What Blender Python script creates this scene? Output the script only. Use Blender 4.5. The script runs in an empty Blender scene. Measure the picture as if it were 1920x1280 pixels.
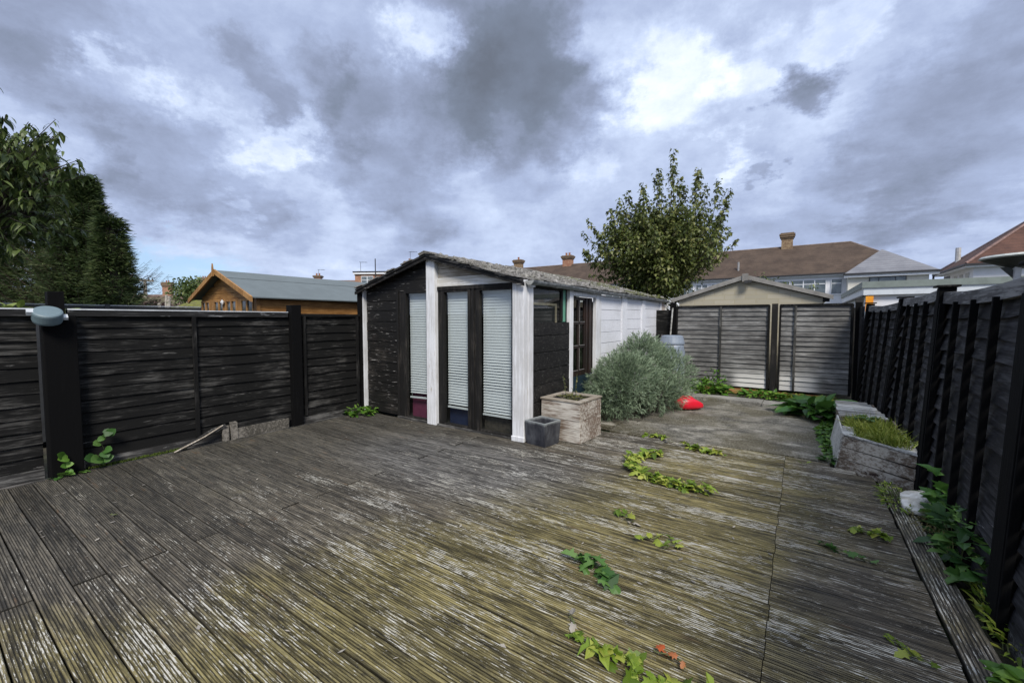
import bpy, math, random
import numpy as np
from mathutils import Vector, Matrix, noise as mnoise
R=math.radians
rnd=random.Random(7)
# ------------------------------------------------------------ camera
scene=bpy.context.scene
COL=scene.collection
F=790.0; CAMH=1.62; YAW=R(34.32); PITCH=R(3.04)
cd=bpy.data.cameras.new('camera'); cam=bpy.data.objects.new('camera',cd); COL.objects.link(cam)
cd.sensor_width=36; cd.lens=36*F/1920; cd.clip_start=0.05; cd.clip_end=3000
cam.location=(0,0,CAMH); cam.rotation_euler=(R(90)-PITCH,0,YAW)
scene.camera=cam
scene.view_settings.view_transform='Standard'; scene.view_settings.look='None'
scene.view_settings.exposure=0.6; scene.view_settings.gamma=1
scene.cycles.max_bounces=6; scene.cycles.transparent_max_bounces=12
# photo pixel -> direction in the world (only used to aim the clouds in the sky)
_fw=Vector((-math.sin(YAW)*math.cos(PITCH),math.cos(YAW)*math.cos(PITCH),-math.sin(PITCH)))
_rt=Vector((math.cos(YAW),math.sin(YAW),0)); _up=_rt.cross(_fw)
def sky_dir(x,y): return (_fw+_rt*((x-960)/F)+_up*((640-y)/F)).normalized()
# ------------------------------------------------------------ node helper
class N:
    def __init__(s,nt): s.nt=nt; s.t=nt.nodes; s.l=nt.links
    def new(s,k,**kw):
        n=s.t.new(k)
        for a,b in kw.items(): setattr(n,a,b)
        return n
    def put(s,sock,v):
        if v is None: return
        if isinstance(v,bpy.types.NodeSocket): s.l.new(v,sock)
        else:
            if sock.type=='RGBA' and len(v)==3: v=(*v,1)
            sock.default_value=v
    def m(s,op,a,b=None,c=None,clamp=False):
        n=s.new('ShaderNodeMath',operation=op,use_clamp=clamp); s.put(n.inputs[0],a); s.put(n.inputs[1],b)
        if c is not None: s.put(n.inputs[2],c)
        return n.outputs[0]
    def mr(s,v,a,b,c=0.,d=1.,smooth=True):
        n=s.new('ShaderNodeMapRange',interpolation_type='SMOOTHSTEP' if smooth else 'LINEAR',clamp=True)
        for i,x in enumerate((v,a,b,c,d)): s.put(n.inputs[i],x)
        return n.outputs[0]
    def mix(s,f,a,b,mode='MIX'):
        n=s.new('ShaderNodeMix',data_type='RGBA',blend_type=mode); s.put(n.inputs[0],f); s.put(n.inputs[6],a); s.put(n.inputs[7],b)
        return n.outputs[2]
    def map(s,v,sc=(1,1,1),loc=(0,0,0)):
        n=s.new('ShaderNodeMapping'); s.put(n.inputs[0],v); n.inputs[3].default_value=sc; n.inputs[1].default_value=loc
        return n.outputs[0]
    def noise(s,v,sc,det=4,ro=.6,dist=0):
        n=s.new('ShaderNodeTexNoise'); s.put(n.inputs['Vector'],v); n.inputs['Scale'].default_value=sc
        n.inputs['Detail'].default_value=det; n.inputs['Roughness'].default_value=ro; n.inputs['Distortion'].default_value=dist
        return n.outputs['Fac']
    def noisec(s,v,sc,det=4,ro=.6):
        n=s.new('ShaderNodeTexNoise'); s.put(n.inputs['Vector'],v); n.inputs['Scale'].default_value=sc
        n.inputs['Detail'].default_value=det; n.inputs['Roughness'].default_value=ro
        return n.outputs['Color']
    def vm(s,op,a,b=None,sc=None):
        n=s.new('ShaderNodeVectorMath',operation=op); s.put(n.inputs[0],a); s.put(n.inputs[1],b)
        if sc is not None: s.put(n.inputs['Scale'],sc)
        return n.outputs['Value'] if op in('DISTANCE','LENGTH','DOT_PRODUCT') else n.outputs[0]
    def ramp(s,v,stops):
        n=s.new('ShaderNodeValToRGB'); s.put(n.inputs[0],v); e=n.color_ramp.elements
        while len(e)<len(stops): e.new(.5)
        for i,(p,c) in enumerate(stops): e[i].position=p; e[i].color=(*c,1)
        return n.outputs[0]
    def sep(s,v):
        n=s.new('ShaderNodeSeparateXYZ'); s.put(n.inputs[0],v); return n.outputs
    def comb(s,x,y,z):
        n=s.new('ShaderNodeCombineXYZ'); s.put(n.inputs[0],x); s.put(n.inputs[1],y); s.put(n.inputs[2],z); return n.outputs[0]
# ------------------------------------------------------------ world: broken cloud deck over a Nishita sky
SUN_EL,SUN_AZ=R(46),R(136)        # azimuth measured clockwise from +Y
w=bpy.data.worlds.new('World'); scene.world=w; w.use_nodes=True
n=N(w.node_tree); n.t.clear()
sky=n.new('ShaderNodeTexSky',sky_type='NISHITA'); sky.sun_disc=False; sky.sun_elevation=SUN_EL; sky.sun_rotation=SUN_AZ
tc=n.new('ShaderNodeTexCoord').outputs['Generated']
d0=n.vm('NORMALIZE',tc)
x_,y_,z_=n.sep(d0)
zz=n.m('ADD',n.m('MAXIMUM',z_,0),.16)
plane=n.comb(n.m('DIVIDE',x_,zz),n.m('DIVIDE',y_,zz),0.)
wob=n.vm('SUBTRACT',n.noisec(plane,1.6,6,.62),(.5,.5,.5))
wob=n.comb(n.sep(wob)[0],n.sep(wob)[1],n.m('MULTIPLY',n.sep(wob)[2],.6))
dd=n.vm('ADD',d0,n.vm('SCALE',wob,None,.36))
wob2=n.vm('SUBTRACT',n.noisec(d0,9,9,.70),(.5,.5,.5))
dd=n.vm('ADD',dd,n.vm('SCALE',wob2,None,.15))
BL=[ # x, y, radius px, weight
 (930,20,190,-.42),(960,170,170,-.40),(1070,215,120,-.36),(850,200,120,-.34),(600,140,90,-.24),(470,150,90,-.30),(680,200,110,-.26),
 (130,60,210,-.26),(150,190,130,-.20),(330,330,140,-.30),(215,300,80,-.16),(640,300,90,-.25),(480,395,90,-.16),(760,350,120,-.20),(560,420,80,-.14),
 (1490,168,72,-.60),(1440,305,30,-.3),(1560,390,170,-.17),(1760,300,210,-.25),(1890,60,130,-.22),(1000,360,110,-.18),(1700,440,110,-.16),(760,440,90,-.12),
 (1250,160,120,.42),(1390,105,95,.36),(1560,45,80,.36),(1130,90,60,.15),(760,65,70,.38),(300,180,75,.28),(390,200,70,.2),(500,270,85,.34),(560,225,50,.25),
 (440,385,45,.3),(1360,290,55,.36),(1500,265,100,.18),(1600,150,90,.15),(1050,290,80,.26),(960,430,110,.12),(640,460,150,.15),(1120,320,60,.2),(380,470,100,.12),(870,300,60,.15)]
acc=None
for (px,py,r,wt) in BL:
    c=sky_dir(px,py); rr=(sky_dir(px+r*.7,py+r*.7)-c).length
    v=n.mr(n.vm('DISTANCE',dd,tuple(c)),rr*.45,rr*1.12,wt*(.85 if wt<0 else .72),0.)
    acc=v if acc is None else n.m('ADD',acc,v)
# noise of the clouds themselves, seen on a flat layer
n1=n.noise(n.map(plane,(1,1,1),(3.1,1.7,0)),1.3,9,.58,.1)
n2=n.noise(n.map(d0,(1,1,1.5),(1.1,5.7,0)),6.5,10,.68,.1)
base=n.m('ADD',n.m('ADD',.56,n.m('MULTIPLY',n.m('SUBTRACT',n1,.5),.65)),n.m('MULTIPLY',n.m('SUBTRACT',n2,.5),.62))
up_b=n.mr(z_,.62,.95,0.,.35)                 # sky above the view made brighter to add light
low_b=n.mr(z_,0.,.22,.16,0.)
T=n.m('ADD',n.m('ADD',n.m('ADD',base,acc),up_b),low_b)
cl=n.ramp(n.mr(T,-.4,1.2,0.,1.,False),[(0.,(1.3,1.52,1.98)),(.25,(1.75,2.1,2.85)),(.40,(2.5,2.95,4.2)),(.56,(3.55,4.25,6.1)),(.72,(5.2,6.1,8.1)),(.88,(8.2,8.9,10.))])
bd=sky_dir(300,512); bl=n.mr(n.vm('DISTANCE',n.vm('MULTIPLY',dd,(1,1,2.6)),(bd.x,bd.y,bd.z*2.6)),.06,.2,.85,0.)
skyc=n.mix(.6,n.vm('SCALE',sky.outputs[0],None,1.0),(3.6,6.0,9.3))
col=n.mix(bl,cl,skyc)
bg=n.new('ShaderNodeBackground'); n.put(bg.inputs[0],col); bg.inputs[1].default_value=.082
n.l.new(bg.outputs[0],n.new('ShaderNodeOutputWorld').inputs[0])
# ------------------------------------------------------------ sun (veiled)
sd=bpy.data.lights.new('sun','SUN'); sd.energy=2.7; sd.angle=R(18); sd.color=(1,.94,.85)
so=bpy.data.objects.new('sun',sd); COL.objects.link(so)
sv=Vector((math.sin(SUN_AZ)*math.cos(SUN_EL),math.cos(SUN_AZ)*math.cos(SUN_EL),math.sin(SUN_EL)))
so.rotation_euler=sv.to_track_quat('Z','Y').to_euler()
# ------------------------------------------------------------ mesh helpers
def rot3(rx=0,ry=0,rz=0): return Matrix.Rotation(rz,4,'Z')@Matrix.Rotation(ry,4,'Y')@Matrix.Rotation(rx,4,'X')
class MB:
    def __init__(s): s.v=[]; s.f=[]; s.a={}
    def add(s,vs,fs):
        o=len(s.v); s.v+= [tuple(v) for v in vs]; s.f+= [tuple(o+i for i in f) for f in fs]; return s
    def box(s,x0,x1,y0,y1,z0,z1,M=None,j=0):
        vs=[Vector((x,y,z)) for z in(z0,z1) for y in(y0,y1) for x in(x0,x1)]
        if j: vs=[v+Vector([rnd.uniform(-j,j) for _ in range(3)]) for v in vs]
        if M: vs=[M@v for v in vs]
        return s.add(vs,[(0,2,3,1),(4,5,7,6),(0,1,5,4),(1,3,7,5),(3,2,6,7),(2,0,4,6)])
    def prism(s,poly,axis,a,b,M=None):
        # poly: 2D points; axis 'x': (y,z) extruded in x, 'y': (x,z) in y, 'z': (x,y) in z
        def P(p,t): return Vector((t,p[0],p[1])) if axis=='x' else Vector((p[0],t,p[1])) if axis=='y' else Vector((p[0],p[1],t))
        k=len(poly); vs=[P(p,a) for p in poly]+[P(p,b) for p in poly]
        if M: vs=[M@v for v in vs]
        return s.add(vs,[tuple(range(k)),tuple(range(2*k-1,k-1,-1))]+[(i,i+k,(i+1)%k+k,(i+1)%k) for i in range(k)])
    def tube(s,pts,r,k=8,cap=True):
        pts=[Vector(p) for p in pts]; rs=r if isinstance(r,(list,tuple)) else [r]*len(pts)
        o=len(s.v); prev=None
        for i,p in enumerate(pts):
            t=(pts[min(i+1,len(pts)-1)]-pts[max(i-1,0)]).normalized()
            u=(prev-t*prev.dot(t)) if prev is not None else (Vector((0,0,1)) if abs(t.z)<.9 else Vector((1,0,0))).cross(t)
            u.normalize(); prev=u; w_=t.cross(u)
            for q in range(k):
                a=2*math.pi*q/k; s.v.append(tuple(p+(u*math.cos(a)+w_*math.sin(a))*rs[i]))
        for i in range(len(pts)-1):
            for q in range(k):
                a=o+i*k+q; b=o+i*k+(q+1)%k; s.f.append((a,b,b+k,a+k))
        if cap: s.f.append(tuple(o+q for q in range(k))[::-1]); e=o+(len(pts)-1)*k; s.f.append(tuple(e+q for q in range(k)))
        return s
    def lathe(s,prof,c=(0,0,0),k=20,M=None,cap=True):
        o=len(s.v)
        for (r,z) in prof:
            for q in range(k):
                a=2*math.pi*q/k; v=Vector((c[0]+r*math.cos(a),c[1]+r*math.sin(a),c[2]+z)); s.v.append(tuple(M@v if M else v))
        for i in range(len(prof)-1):
            for q in range(k):
                a=o+i*k+q; b=o+i*k+(q+1)%k; s.f.append((a,b,b+k,a+k))
        if cap: s.f.append(tuple(o+q for q in range(k))[::-1]); e=o+(len(prof)-1)*k; s.f.append(tuple(e+q for q in range(k)))
        return s
    def build(s,name,mat,parent=None,loc=None,smooth=False,bevel=0):
        me=bpy.data.meshes.new(name); me.from_pydata(s.v,[],s.f); me.update()
        if smooth:
            me.polygons.foreach_set('use_smooth',[True]*len(me.polygons))
        for k_,vals in s.a.items():
            at=me.attributes.new(k_,'FLOAT','POINT'); at.data.foreach_set('value',vals)
        me.materials.append(mat)
        o=bpy.data.objects.new(name,me); COL.objects.link(o)
        if parent: o.parent=parent
        if loc: o.location=loc
        if bevel:
            b=o.modifiers.new('bevel','BEVEL'); b.width=bevel; b.segments=2; b.limit_method='ANGLE'
        return o
def tag(o,label=None,cat=None,group=None,kind=None):
    if label: o['label']=label
    if cat: o['category']=cat
    if group: o['group']=group
    if kind: o['kind']=kind
    return o
def empty(name,loc,rz=0,label=None,cat=None,group=None):
    o=bpy.data.objects.new(name,None); COL.objects.link(o); o.location=loc; o.rotation_euler=(0,0,rz); o.empty_display_size=.2
    return tag(o,label,cat,group)
# ------------------------------------------------------------ materials
def mat(name):
    m=bpy.data.materials.new(name); m.use_nodes=True; nn=N(m.node_tree); b=m.node_tree.nodes['Principled BSDF']
    return m,nn,b
def bump(nn,b,h,st=.4,di=.01):
    k=nn.new('ShaderNodeBump'); k.inputs['Strength'].default_value=st; k.inputs['Distance'].default_value=di
    nn.put(k.inputs['Height'],h); nn.l.new(k.outputs[0],b.inputs['Normal'])
def ocoord(nn):
    """object coordinates shifted by a random amount per object"""
    o=nn.new('ShaderNodeTexCoord').outputs['Object']; r=nn.new('ShaderNodeObjectInfo').outputs['Random']
    return nn.vm('ADD',o,nn.comb(nn.m('MULTIPLY',r,37.),nn.m('MULTIPLY',r,11.),nn.m('MULTIPLY',r,53.)))
def woodmat(name,dark,light,axis=0,wear=.5,rough=.85,extra=None,extra_t=.62,grain=1.,spec=.3,esc=2.):
    """weathered / painted wood: dark and light colours streaked along axis, plus patches of a third colour"""
    m,nn,b=mat(name); c=ocoord(nn)
    sc=[14.,14.,14.]; sc[axis]=1.1
    st=nn.noise(nn.map(c,sc),2.2*grain,6,.68,.4)
    fine=[70.,70.,70.]; fine[axis]=4.
    st2=nn.noise(nn.map(c,fine),1.5*grain,3,.6)
    big=nn.noise(c,1.7,4,.6)
    t=nn.m('ADD',nn.m('MULTIPLY',st,.55),nn.m('ADD',nn.m('MULTIPLY',st2,.3),nn.m('MULTIPLY',big,.45)))
    f=nn.mr(t,.80-wear*.3,.98-wear*.3)
    col=nn.mix(f,dark,light)
    if extra:
        es=[13.,13.,13.]; es[axis]=1.1
        e=nn.noise(nn.map(c,es,(9,4,2)),esc,6,.7,.3)
        col=nn.mix(nn.mr(nn.m('ADD',e,nn.m('MULTIPLY',nn.m('SUBTRACT',st2,.5),.25)),extra_t,extra_t+.05),col,extra)
    nn.put(b.inputs['Base Color'],col); b.inputs['Roughness'].default_value=rough; b.inputs['Specular IOR Level'].default_value=spec
    bump(nn,b,nn.m('ADD',st,st2),.5,.004)
    return m
def plain(name,c,rough=.6,var=.25,sc=6,c2=None,metal=0,bmp=.1,spec=.5):
    m,nn,b=mat(name); o=ocoord(nn); f=nn.noise(o,sc,5,.65)
    c2=c2 or tuple(x*(1-var) for x in c)
    nn.put(b.inputs['Base Color'],nn.mix(nn.mr(f,.35,.65),c,c2)); b.inputs['Roughness'].default_value=rough; b.inputs['Metallic'].default_value=metal
    b.inputs['Specular IOR Level'].default_value=spec
    if bmp: bump(nn,b,nn.noise(o,sc*8,3,.6),bmp,.004)
    return m
def leafmat(name,c1,c2,c3,rough=.5,tr=.25):
    m,nn,b=mat(name); a=nn.new('ShaderNodeAttribute',attribute_name='rv').outputs['Fac']
    col=nn.ramp(a,[(0,c1),(.5,c2),(1,c3)])
    nn.put(b.inputs['Base Color'],col); b.inputs['Roughness'].default_value=rough; b.inputs['Specular IOR Level'].default_value=.35
    t=nn.new('ShaderNodeBsdfTranslucent'); nn.put(t.inputs[0],col)
    mx=nn.new('ShaderNodeMixShader'); mx.inputs[0].default_value=tr
    nn.l.new(b.outputs[0],mx.inputs[1]); nn.l.new(t.outputs[0],mx.inputs[2])
    nn.l.new(mx.outputs[0],nn.t['Material Output'].inputs[0])
    return m
def glassmat(name,tint=(.9,.95,.93),gl=.12):
    m,nn,b=mat(name); t=nn.new('ShaderNodeBsdfTransparent'); nn.put(t.inputs[0],tint)
    g=nn.new('ShaderNodeBsdfGlossy'); g.inputs['Roughness'].default_value=.03
    fr=nn.new('ShaderNodeLayerWeight'); fr.inputs[0].default_value=.5
    mx=nn.new('ShaderNodeMixShader'); nn.put(mx.inputs[0],nn.m('ADD',nn.m('MULTIPLY',nn.m('POWER',fr.outputs[1],4.),.8),.035+gl*.2))
    nn.l.new(t.outputs[0],mx.inputs[1]); nn.l.new(g.outputs[0],mx.inputs[2])
    nn.l.new(mx.outputs[0],nn.t['Material Output'].inputs[0])
    return m
BLACKW=woodmat('black_stained_wood',(.008,.008,.0078),(.075,.073,.068),0,.50,.9,(.13,.128,.12),.655,spec=.15)
BLACKV=woodmat('black_stained_post',(.003,.003,.0033),(.012,.012,.012),2,.3,.9,spec=.12)
BATTEN=woodmat('dark_batten_wood',(.008,.008,.008),(.055,.053,.05),2,.5,.9,spec=.15)
RAIL=woodmat('weathered_capping',(.05,.05,.048),(.26,.26,.25),0,.75,.85,(.45,.45,.44),.68)
RFENCE=woodmat('dark_fence_boards',(.012,.012,.0135),(.055,.055,.060),1,.66,.7,(.20,.20,.20),.665,spec=.25)
GREYW=woodmat('grey_weathered_boards',(.028,.027,.026),(.18,.175,.165),0,.60,.85,(.33,.325,.31),.66)
SHEDB=woodmat('shed_black_paint',(.007,.0065,.006),(.05,.044,.038),0,.5,.7,(.33,.32,.30),.615,spec=.3,esc=4)
FRAMEB=woodmat('dark_window_frame',(.008,.0075,.007),(.05,.044,.038),2,.5,.75)
WHITEP=woodmat('old_white_paint',(.55,.55,.55),(.72,.73,.75),2,.8,.6,(.42,.38,.32),.655)
WHITEH=woodmat('white_painted_boards',(.60,.61,.64),(.72,.73,.77),0,.9,.55,(.30,.31,.33),.735,esc=3)
BAREW=woodmat('peeling_bare_wood',(.24,.205,.16),(.47,.43,.365),0,.6,.8,(.6,.6,.58),.62)
PLANT=woodmat('planter_wood',(.16,.115,.085),(.55,.52,.46),0,.78,.8,(.07,.04,.028),.63,esc=.9)
PLANTB=woodmat('raised_bed_wood',(.12,.09,.065),(.45,.42,.36),0,.7,.8,(.035,.022,.018),.60,esc=.8)
SLATW=woodmat('bleached_slats',(.20,.19,.17),(.58,.58,.55),0,.75,.8)
GLASS=glassmat('window_glass',(.95,.98,.97),.1); DGLASS=glassmat('door_glass',(.5,.55,.52),.2)
# ------------------------------------------------------------ deck
def deck_material(edge=False):
    m,nn,b=mat('deck_edge_wood' if edge else 'grooved_deck_wood')
    c=nn.new('ShaderNodeTexCoord').outputs['Object']
    rid=nn.new('ShaderNodeAttribute',attribute_name='ridge').outputs['Fac']
    br=nn.new('ShaderNodeAttribute',attribute_name='brd').outputs['Fac']
    x,y,z=nn.sep(c)
    if edge: c=nn.comb(y,x,z)
    cb=nn.vm('ADD',c,nn.comb(nn.m('MULTIPLY',br,31.),0.,nn.m('MULTIPLY',br,17.)))
    st=nn.noise(nn.map(cb,(1.6,30,1)),1.6,7,.72,.3)          # long streaks
    fl=nn.noise(nn.map(cb,(5.5,75,1)),1.6,5,.80,.3)            # short flecks
    fl2=nn.noise(nn.map(cb,(14,95,1),(3,8,0)),1.2,3,.65)
    pa=nn.noise(nn.map(cb,(1.3,3.2,1),(5,2,0)),1.4,5,.62)    # patches
    lg=nn.noise(nn.map(c,(1,1,1),(2,7,0)),.75,4,.55)
    lg2=nn.noise(nn.map(c,(1,1,1),(12,3,0)),1.9,4,.6)
    if edge: x,y=y,x
    # where: left end dark, algae toward the middle and right, a grey scuffed area in front of the shed
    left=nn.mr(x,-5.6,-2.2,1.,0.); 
    alg=nn.m('MULTIPLY',nn.mr(nn.m('ADD',x,nn.m('MULTIPLY',y,-.35)),-4.0,-2.2),nn.mr(x,.55,-.5,.28,1.))
    alg=nn.mr(nn.m('ADD',nn.m('MULTIPLY',alg,.45),nn.m('ADD',nn.m('MULTIPLY',lg2,.65),nn.m('MULTIPLY',lg,.35))),.56,.90)
    grey=nn.mr(nn.vm('DISTANCE',nn.vm('MULTIPLY',nn.comb(x,y,0.),(.55,1,0)),(-3.2*.55,3.55,0)),.45,1.15,1.,0.)
    base=nn.mix(nn.mr(st,.36,.66),(.028,.024,.018),(.165,.142,.105))
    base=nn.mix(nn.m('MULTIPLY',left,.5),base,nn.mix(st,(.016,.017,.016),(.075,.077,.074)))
    base=nn.mix(nn.m('MULTIPLY',alg,.8),base,nn.mix(nn.mr(st,.38,.62),(.038,.031,.008),(.25,.21,.078)))
    base=nn.mix(nn.m('MULTIPLY',grey,.6),base,nn.mix(nn.mr(st,.4,.62),(.045,.044,.044),(.19,.19,.19)))
    mott=nn.noise(nn.map(cb,(5,26,1),(7,7,0)),1.7,5,.7)
    base=nn.mix(nn.mr(mott,.52,.66,0.,.7),base,(.018,.016,.011))
    rust=nn.mr(nn.noise(nn.map(cb,(2,14,1),(9,1,0)),1.3,4,.6),.62,.74)
    base=nn.mix(nn.m('MULTIPLY',rust,.45),base,(.15,.085,.04))
    bright=nn.mr(br,0.,1.,.72,1.22,False)
    base=nn.vm('SCALE',base,None,bright)
    # flaking pale paint left on the ridges
    th=nn.m('SUBTRACT',1.03,nn.m('ADD',nn.m('ADD',nn.m('MULTIPLY',pa,.36),nn.m('MULTIPLY',nn.m('FRACT',nn.m('MULTIPLY',br,7.3)),.05)),nn.m('MULTIPLY',nn.m('SUBTRACT',1.,left),.08)))
    fk=nn.m('ADD',nn.m('MULTIPLY',fl,.72),nn.m('ADD',nn.m('MULTIPLY',st,.22),nn.m('MULTIPLY',fl2,.26)))
    pf=nn.mr(nn.m('SUBTRACT',fk,th),-.10,-.055)
    pf=nn.m('MULTIPLY',pf,nn.mr(rid,.55,.95,.12,1.))
    pc=nn.mix(nn.noise(c,2.3,3,.5),(.56,.56,.55),(.47,.44,.34))
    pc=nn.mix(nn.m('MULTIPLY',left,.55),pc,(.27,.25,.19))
    col=nn.mix(nn.m('MULTIPLY',pf,.93),base,pc)
    # dirt held in the grooves
    col=nn.mix(nn.mr(rid,.15,.9,.72,0.),col,(.012,.011,.009))
    nn.put(b.inputs['Base Color'],col)
    nn.put(b.inputs['Roughness'],nn.mr(pa,.3,.7,.55,.85)); b.inputs['Specular IOR Level'].default_value=.35
    bump(nn,b,nn.m('ADD',st,nn.m('MULTIPLY',pf,.6)),.45,.002)
    return m
DECK=deck_material(); DECKE=deck_material(True)
PITCHB=.157; BW=.149
def board_profile(grooves=9,w=BW):
    p=[]; e=.010; gp=(w-2*e)/grooves
    p.append((0,-.028,0)); p.append((0,-.003,.4)); p.append((.003,0,1)); p.append((e,0,1))
    for i in range(grooves):
        a=e+i*gp
        p+= [(a+gp*.10,-.0045,0),(a+gp*.36,-.0045,0),(a+gp*.46,0,1)]
        if i<grooves-1: p.append((a+gp,0,1))
    p+= [(w-.003,0,1),(w,-.003,.4),(w,-.028,0)]
    return p
def add_board(mb,x0,x1,y0,prof,rv,dz,tilt,skew=0):
    k=max(2,int((x1-x0)/.45)+1); o=len(mb.v); L=len(prof)
    for i in range(k):
        x=x0+(x1-x0)*i/(k-1); wv=.0012*math.sin(x*2.1+y0*9)
        for (py,pz,r) in prof:
            mb.v.append((x,y0+py+skew*(x-x0)+.0015*math.sin(x*3+y0*5),pz+dz+wv+tilt*(py-.07))); mb.a['ridge'].append(r); mb.a['brd'].append(rv)
    for i in range(k-1):
        for q in range(L-1):
            a=o+i*L+q; mb.f.append((a,a+L,a+L+1,a+1))
    mb.f.append(tuple(o+q for q in range(L))); e=o+(k-1)*L; mb.f.append(tuple(e+q for q in range(L-1,-1,-1)))
db=MB(); db.a={'ridge':[],'brd':[]}
P9=board_profile(9); P10=board_profile(10)
row=0; Y=.547-PITCHB*10
while Y<5.86:
    jx=-.10+rnd.uniform(-.006,.006)
    # ends at shed front / side
    x0=-6.24 if Y+BW<4.66 else -2.88
    segs=[(x0,jx),(jx+.004,.672+rnd.uniform(-.006,.006))]
    if x0<-6 and row%2==0: segs=[(x0,-3.62+rnd.uniform(-.01,.01)),(-3.60,jx),segs[1]]
    if Y>5.70: segs=[(-1.72,jx),(jx+.004,.5)]
    if Y+BW>5.6: segs[-1]=(segs[-1][0],min(.672,.37+(5.84-(Y+BW))*1.36))
    for (a,b_) in segs:
        add_board(db,a,b_,Y,P9 if rnd.random()<.6 else P10,rnd.random(),rnd.uniform(-.002,.0015),rnd.uniform(-.015,.015))
    Y+=PITCHB; row+=1
deck=db.build('deck',DECK); tag(deck,'weathered grooved timber deck, green with algae and flaking pale paint','deck',kind='structure')
# edging board that runs the length of the deck on the right
eb=MB(); eb.a={'ridge':[],'brd':[]}
add_board(eb,-1.0,2.0,0,board_profile(7,.150),.35,.004,0.01); add_board(eb,2.004,5.50,0,board_profile(7,.150),.8,.003,-.02)
eb.v=[(.688+ (y),x,z) for (x,y,z) in eb.v]
eo=eb.build('edge_board',DECKE,deck)
# left perimeter strip
ls=MB(); ls.box(-6.275,-6.246,-1.,4.62,-.07,.004)
ls.build('edge_strip',woodmat('edge_strip_wood',(.03,.03,.028),(.17,.16,.15),1,.6),deck)
# ------------------------------------------------------------ ground
def ground_mat():
    m,nn,b=mat('soil_and_rough_grass'); c=nn.new('ShaderNodeTexCoord').outputs['Object']
    f=nn.noise(c,3.5,8,.7); g=nn.noise(c,.4,5,.6)
    col=nn.mix(nn.mr(f,.35,.65),(.018,.015,.011),(.055,.05,.032)); col=nn.mix(nn.mr(g,.45,.6),col,(.035,.055,.018))
    nn.put(b.inputs['Base Color'],col); b.inputs['Roughness'].default_value=.95; bump(nn,b,f,.9,.03); return m
gmb=MB()
gx=[-900,-200,-60,-20]+[i*.5 for i in range(-16,8)]+[6,20,60,200,900]; gy_=[-900,-200,-30]+[i*.5 for i in range(-6,26)]+[20,50,200,900]
for y in gy_:
    for x in gx: gmb.v.append((x,y,-.09+(.022*mnoise.noise(Vector((x*1.7,y*1.7,0))) if abs(x)<12 and -4<y<14 else 0)))
k=len(gx)
for j in range(len(gy_)-1):
    for i in range(k-1): a=j*k+i; gmb.f.append((a,a+1,a+k+1,a+k))
tag(gmb.build('ground',ground_mat()),'dark soil and rough grass around the garden and beyond','ground',kind='structure')
# concrete pad with mossy wash, beyond the deck
def conc_mat(name,a,b_,moss,mt=.52):
    m,nn,b=mat(name); c=nn.new('ShaderNodeTexCoord').outputs['Object']
    f=nn.noise(nn.map(c,(1.,1.7,1)),1.8,8,.72,.8); g=nn.noise(c,1.1,5,.6); s=nn.noise(c,60,3,.7); h=nn.noise(nn.map(c,(1,2.,1),(4,4,0)),1.6,8,.75,.5)
    col=nn.mix(nn.mr(f,.36,.66),a,b_); col=nn.mix(nn.m('MULTIPLY',nn.mr(g,mt-.08,mt+.1),.8),col,moss)
    col=nn.mix(nn.mr(h,.54,.66,0,.8),col,(.37,.35,.30)); col=nn.mix(nn.mr(s,.54,.66,0,.7),col,(.33,.32,.28))
    col=nn.mix(nn.mr(s,.46,.34,0,.8),col,(.02,.018,.012))
    nn.put(b.inputs['Base Color'],col); b.inputs['Roughness'].default_value=.85; bump(nn,b,nn.m('ADD',f,nn.m('MULTIPLY',s,.5)),.5,.008); return m
CONC=conc_mat('mossy_concrete',(.035,.032,.025),(.20,.185,.15),(.06,.05,.022),.50)
CONC2=conc_mat('pale_concrete',(.12,.115,.10),(.27,.26,.235),(.12,.11,.06),.6)
pm=MB()
def slab(mb,x0,x1,y0,y1,z1,t=.05,nx=8,ny=8,amp=.006):
    o=len(mb.v)
    for j in range(ny+1):
        for i in range(nx+1):
            x=x0+(x1-x0)*i/nx; y=y0+(y1-y0)*j/ny
            e=.03 if (i in(0,nx) or j in(0,ny)) else 0
            mb.v.append((x+e*mnoise.noise(Vector((x*4,y*4,3))),y+e*mnoise.noise(Vector((x*4,y*4,9))),z1+amp*mnoise.noise(Vector((x*1.3,y*1.3,z1*9)))))
    q=nx+1
    for j in range(ny):
        for i in range(nx): a=o+j*q+i; mb.f.append((a,a+1,a+q+1,a+q))
    loop=[o+i for i in range(q)]+[o+j*q+nx for j in range(1,ny+1)]+[o+ny*q+i for i in range(nx-1,-1,-1)]+[o+j*q for j in range(ny-1,0,-1)]
    o2=len(mb.v)
    for a in loop: v=mb.v[a]; mb.v.append((v[0],v[1],v[2]-t))
    L=len(loop)
    for i in range(L): mb.f.append((loop[i],o2+i,o2+(i+1)%L,loop[(i+1)%L]))
slab(pm,-2.0,.36,5.93,9.15,-.012,.06,20,24,.02)
tag(pm.build('patio',CONC,smooth=False),'mossy concrete pad between the deck and the back fence','patio',kind='structure')
p2=MB(); slab(p2,-1.95,-.55,9.2,9.62,.035,.08,8,3); slab(p2,-.54,.42,9.17,9.6,.03,.08,8,3)
p2o=p2.build('paving',CONC2); tag(p2o,'raised strip of pale paving slabs before the back fence','paving',kind='structure')
p3=MB(); 
for (a,b_,c_,d_) in [(-2.9,-2.3,6.05,6.6),(-2.28,-1.75,5.9,6.45),(-2.9,-2.1,6.62,7.5),(-2.08,-1.95,6.5,7.5)]: slab(p3,a,b_,c_,d_,-.02+rnd.uniform(-.006,.006),.05,5,5)
tag(p3.build('path',CONC),'broken paving slabs beside the shed under the bush','path',kind='structure')
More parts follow.
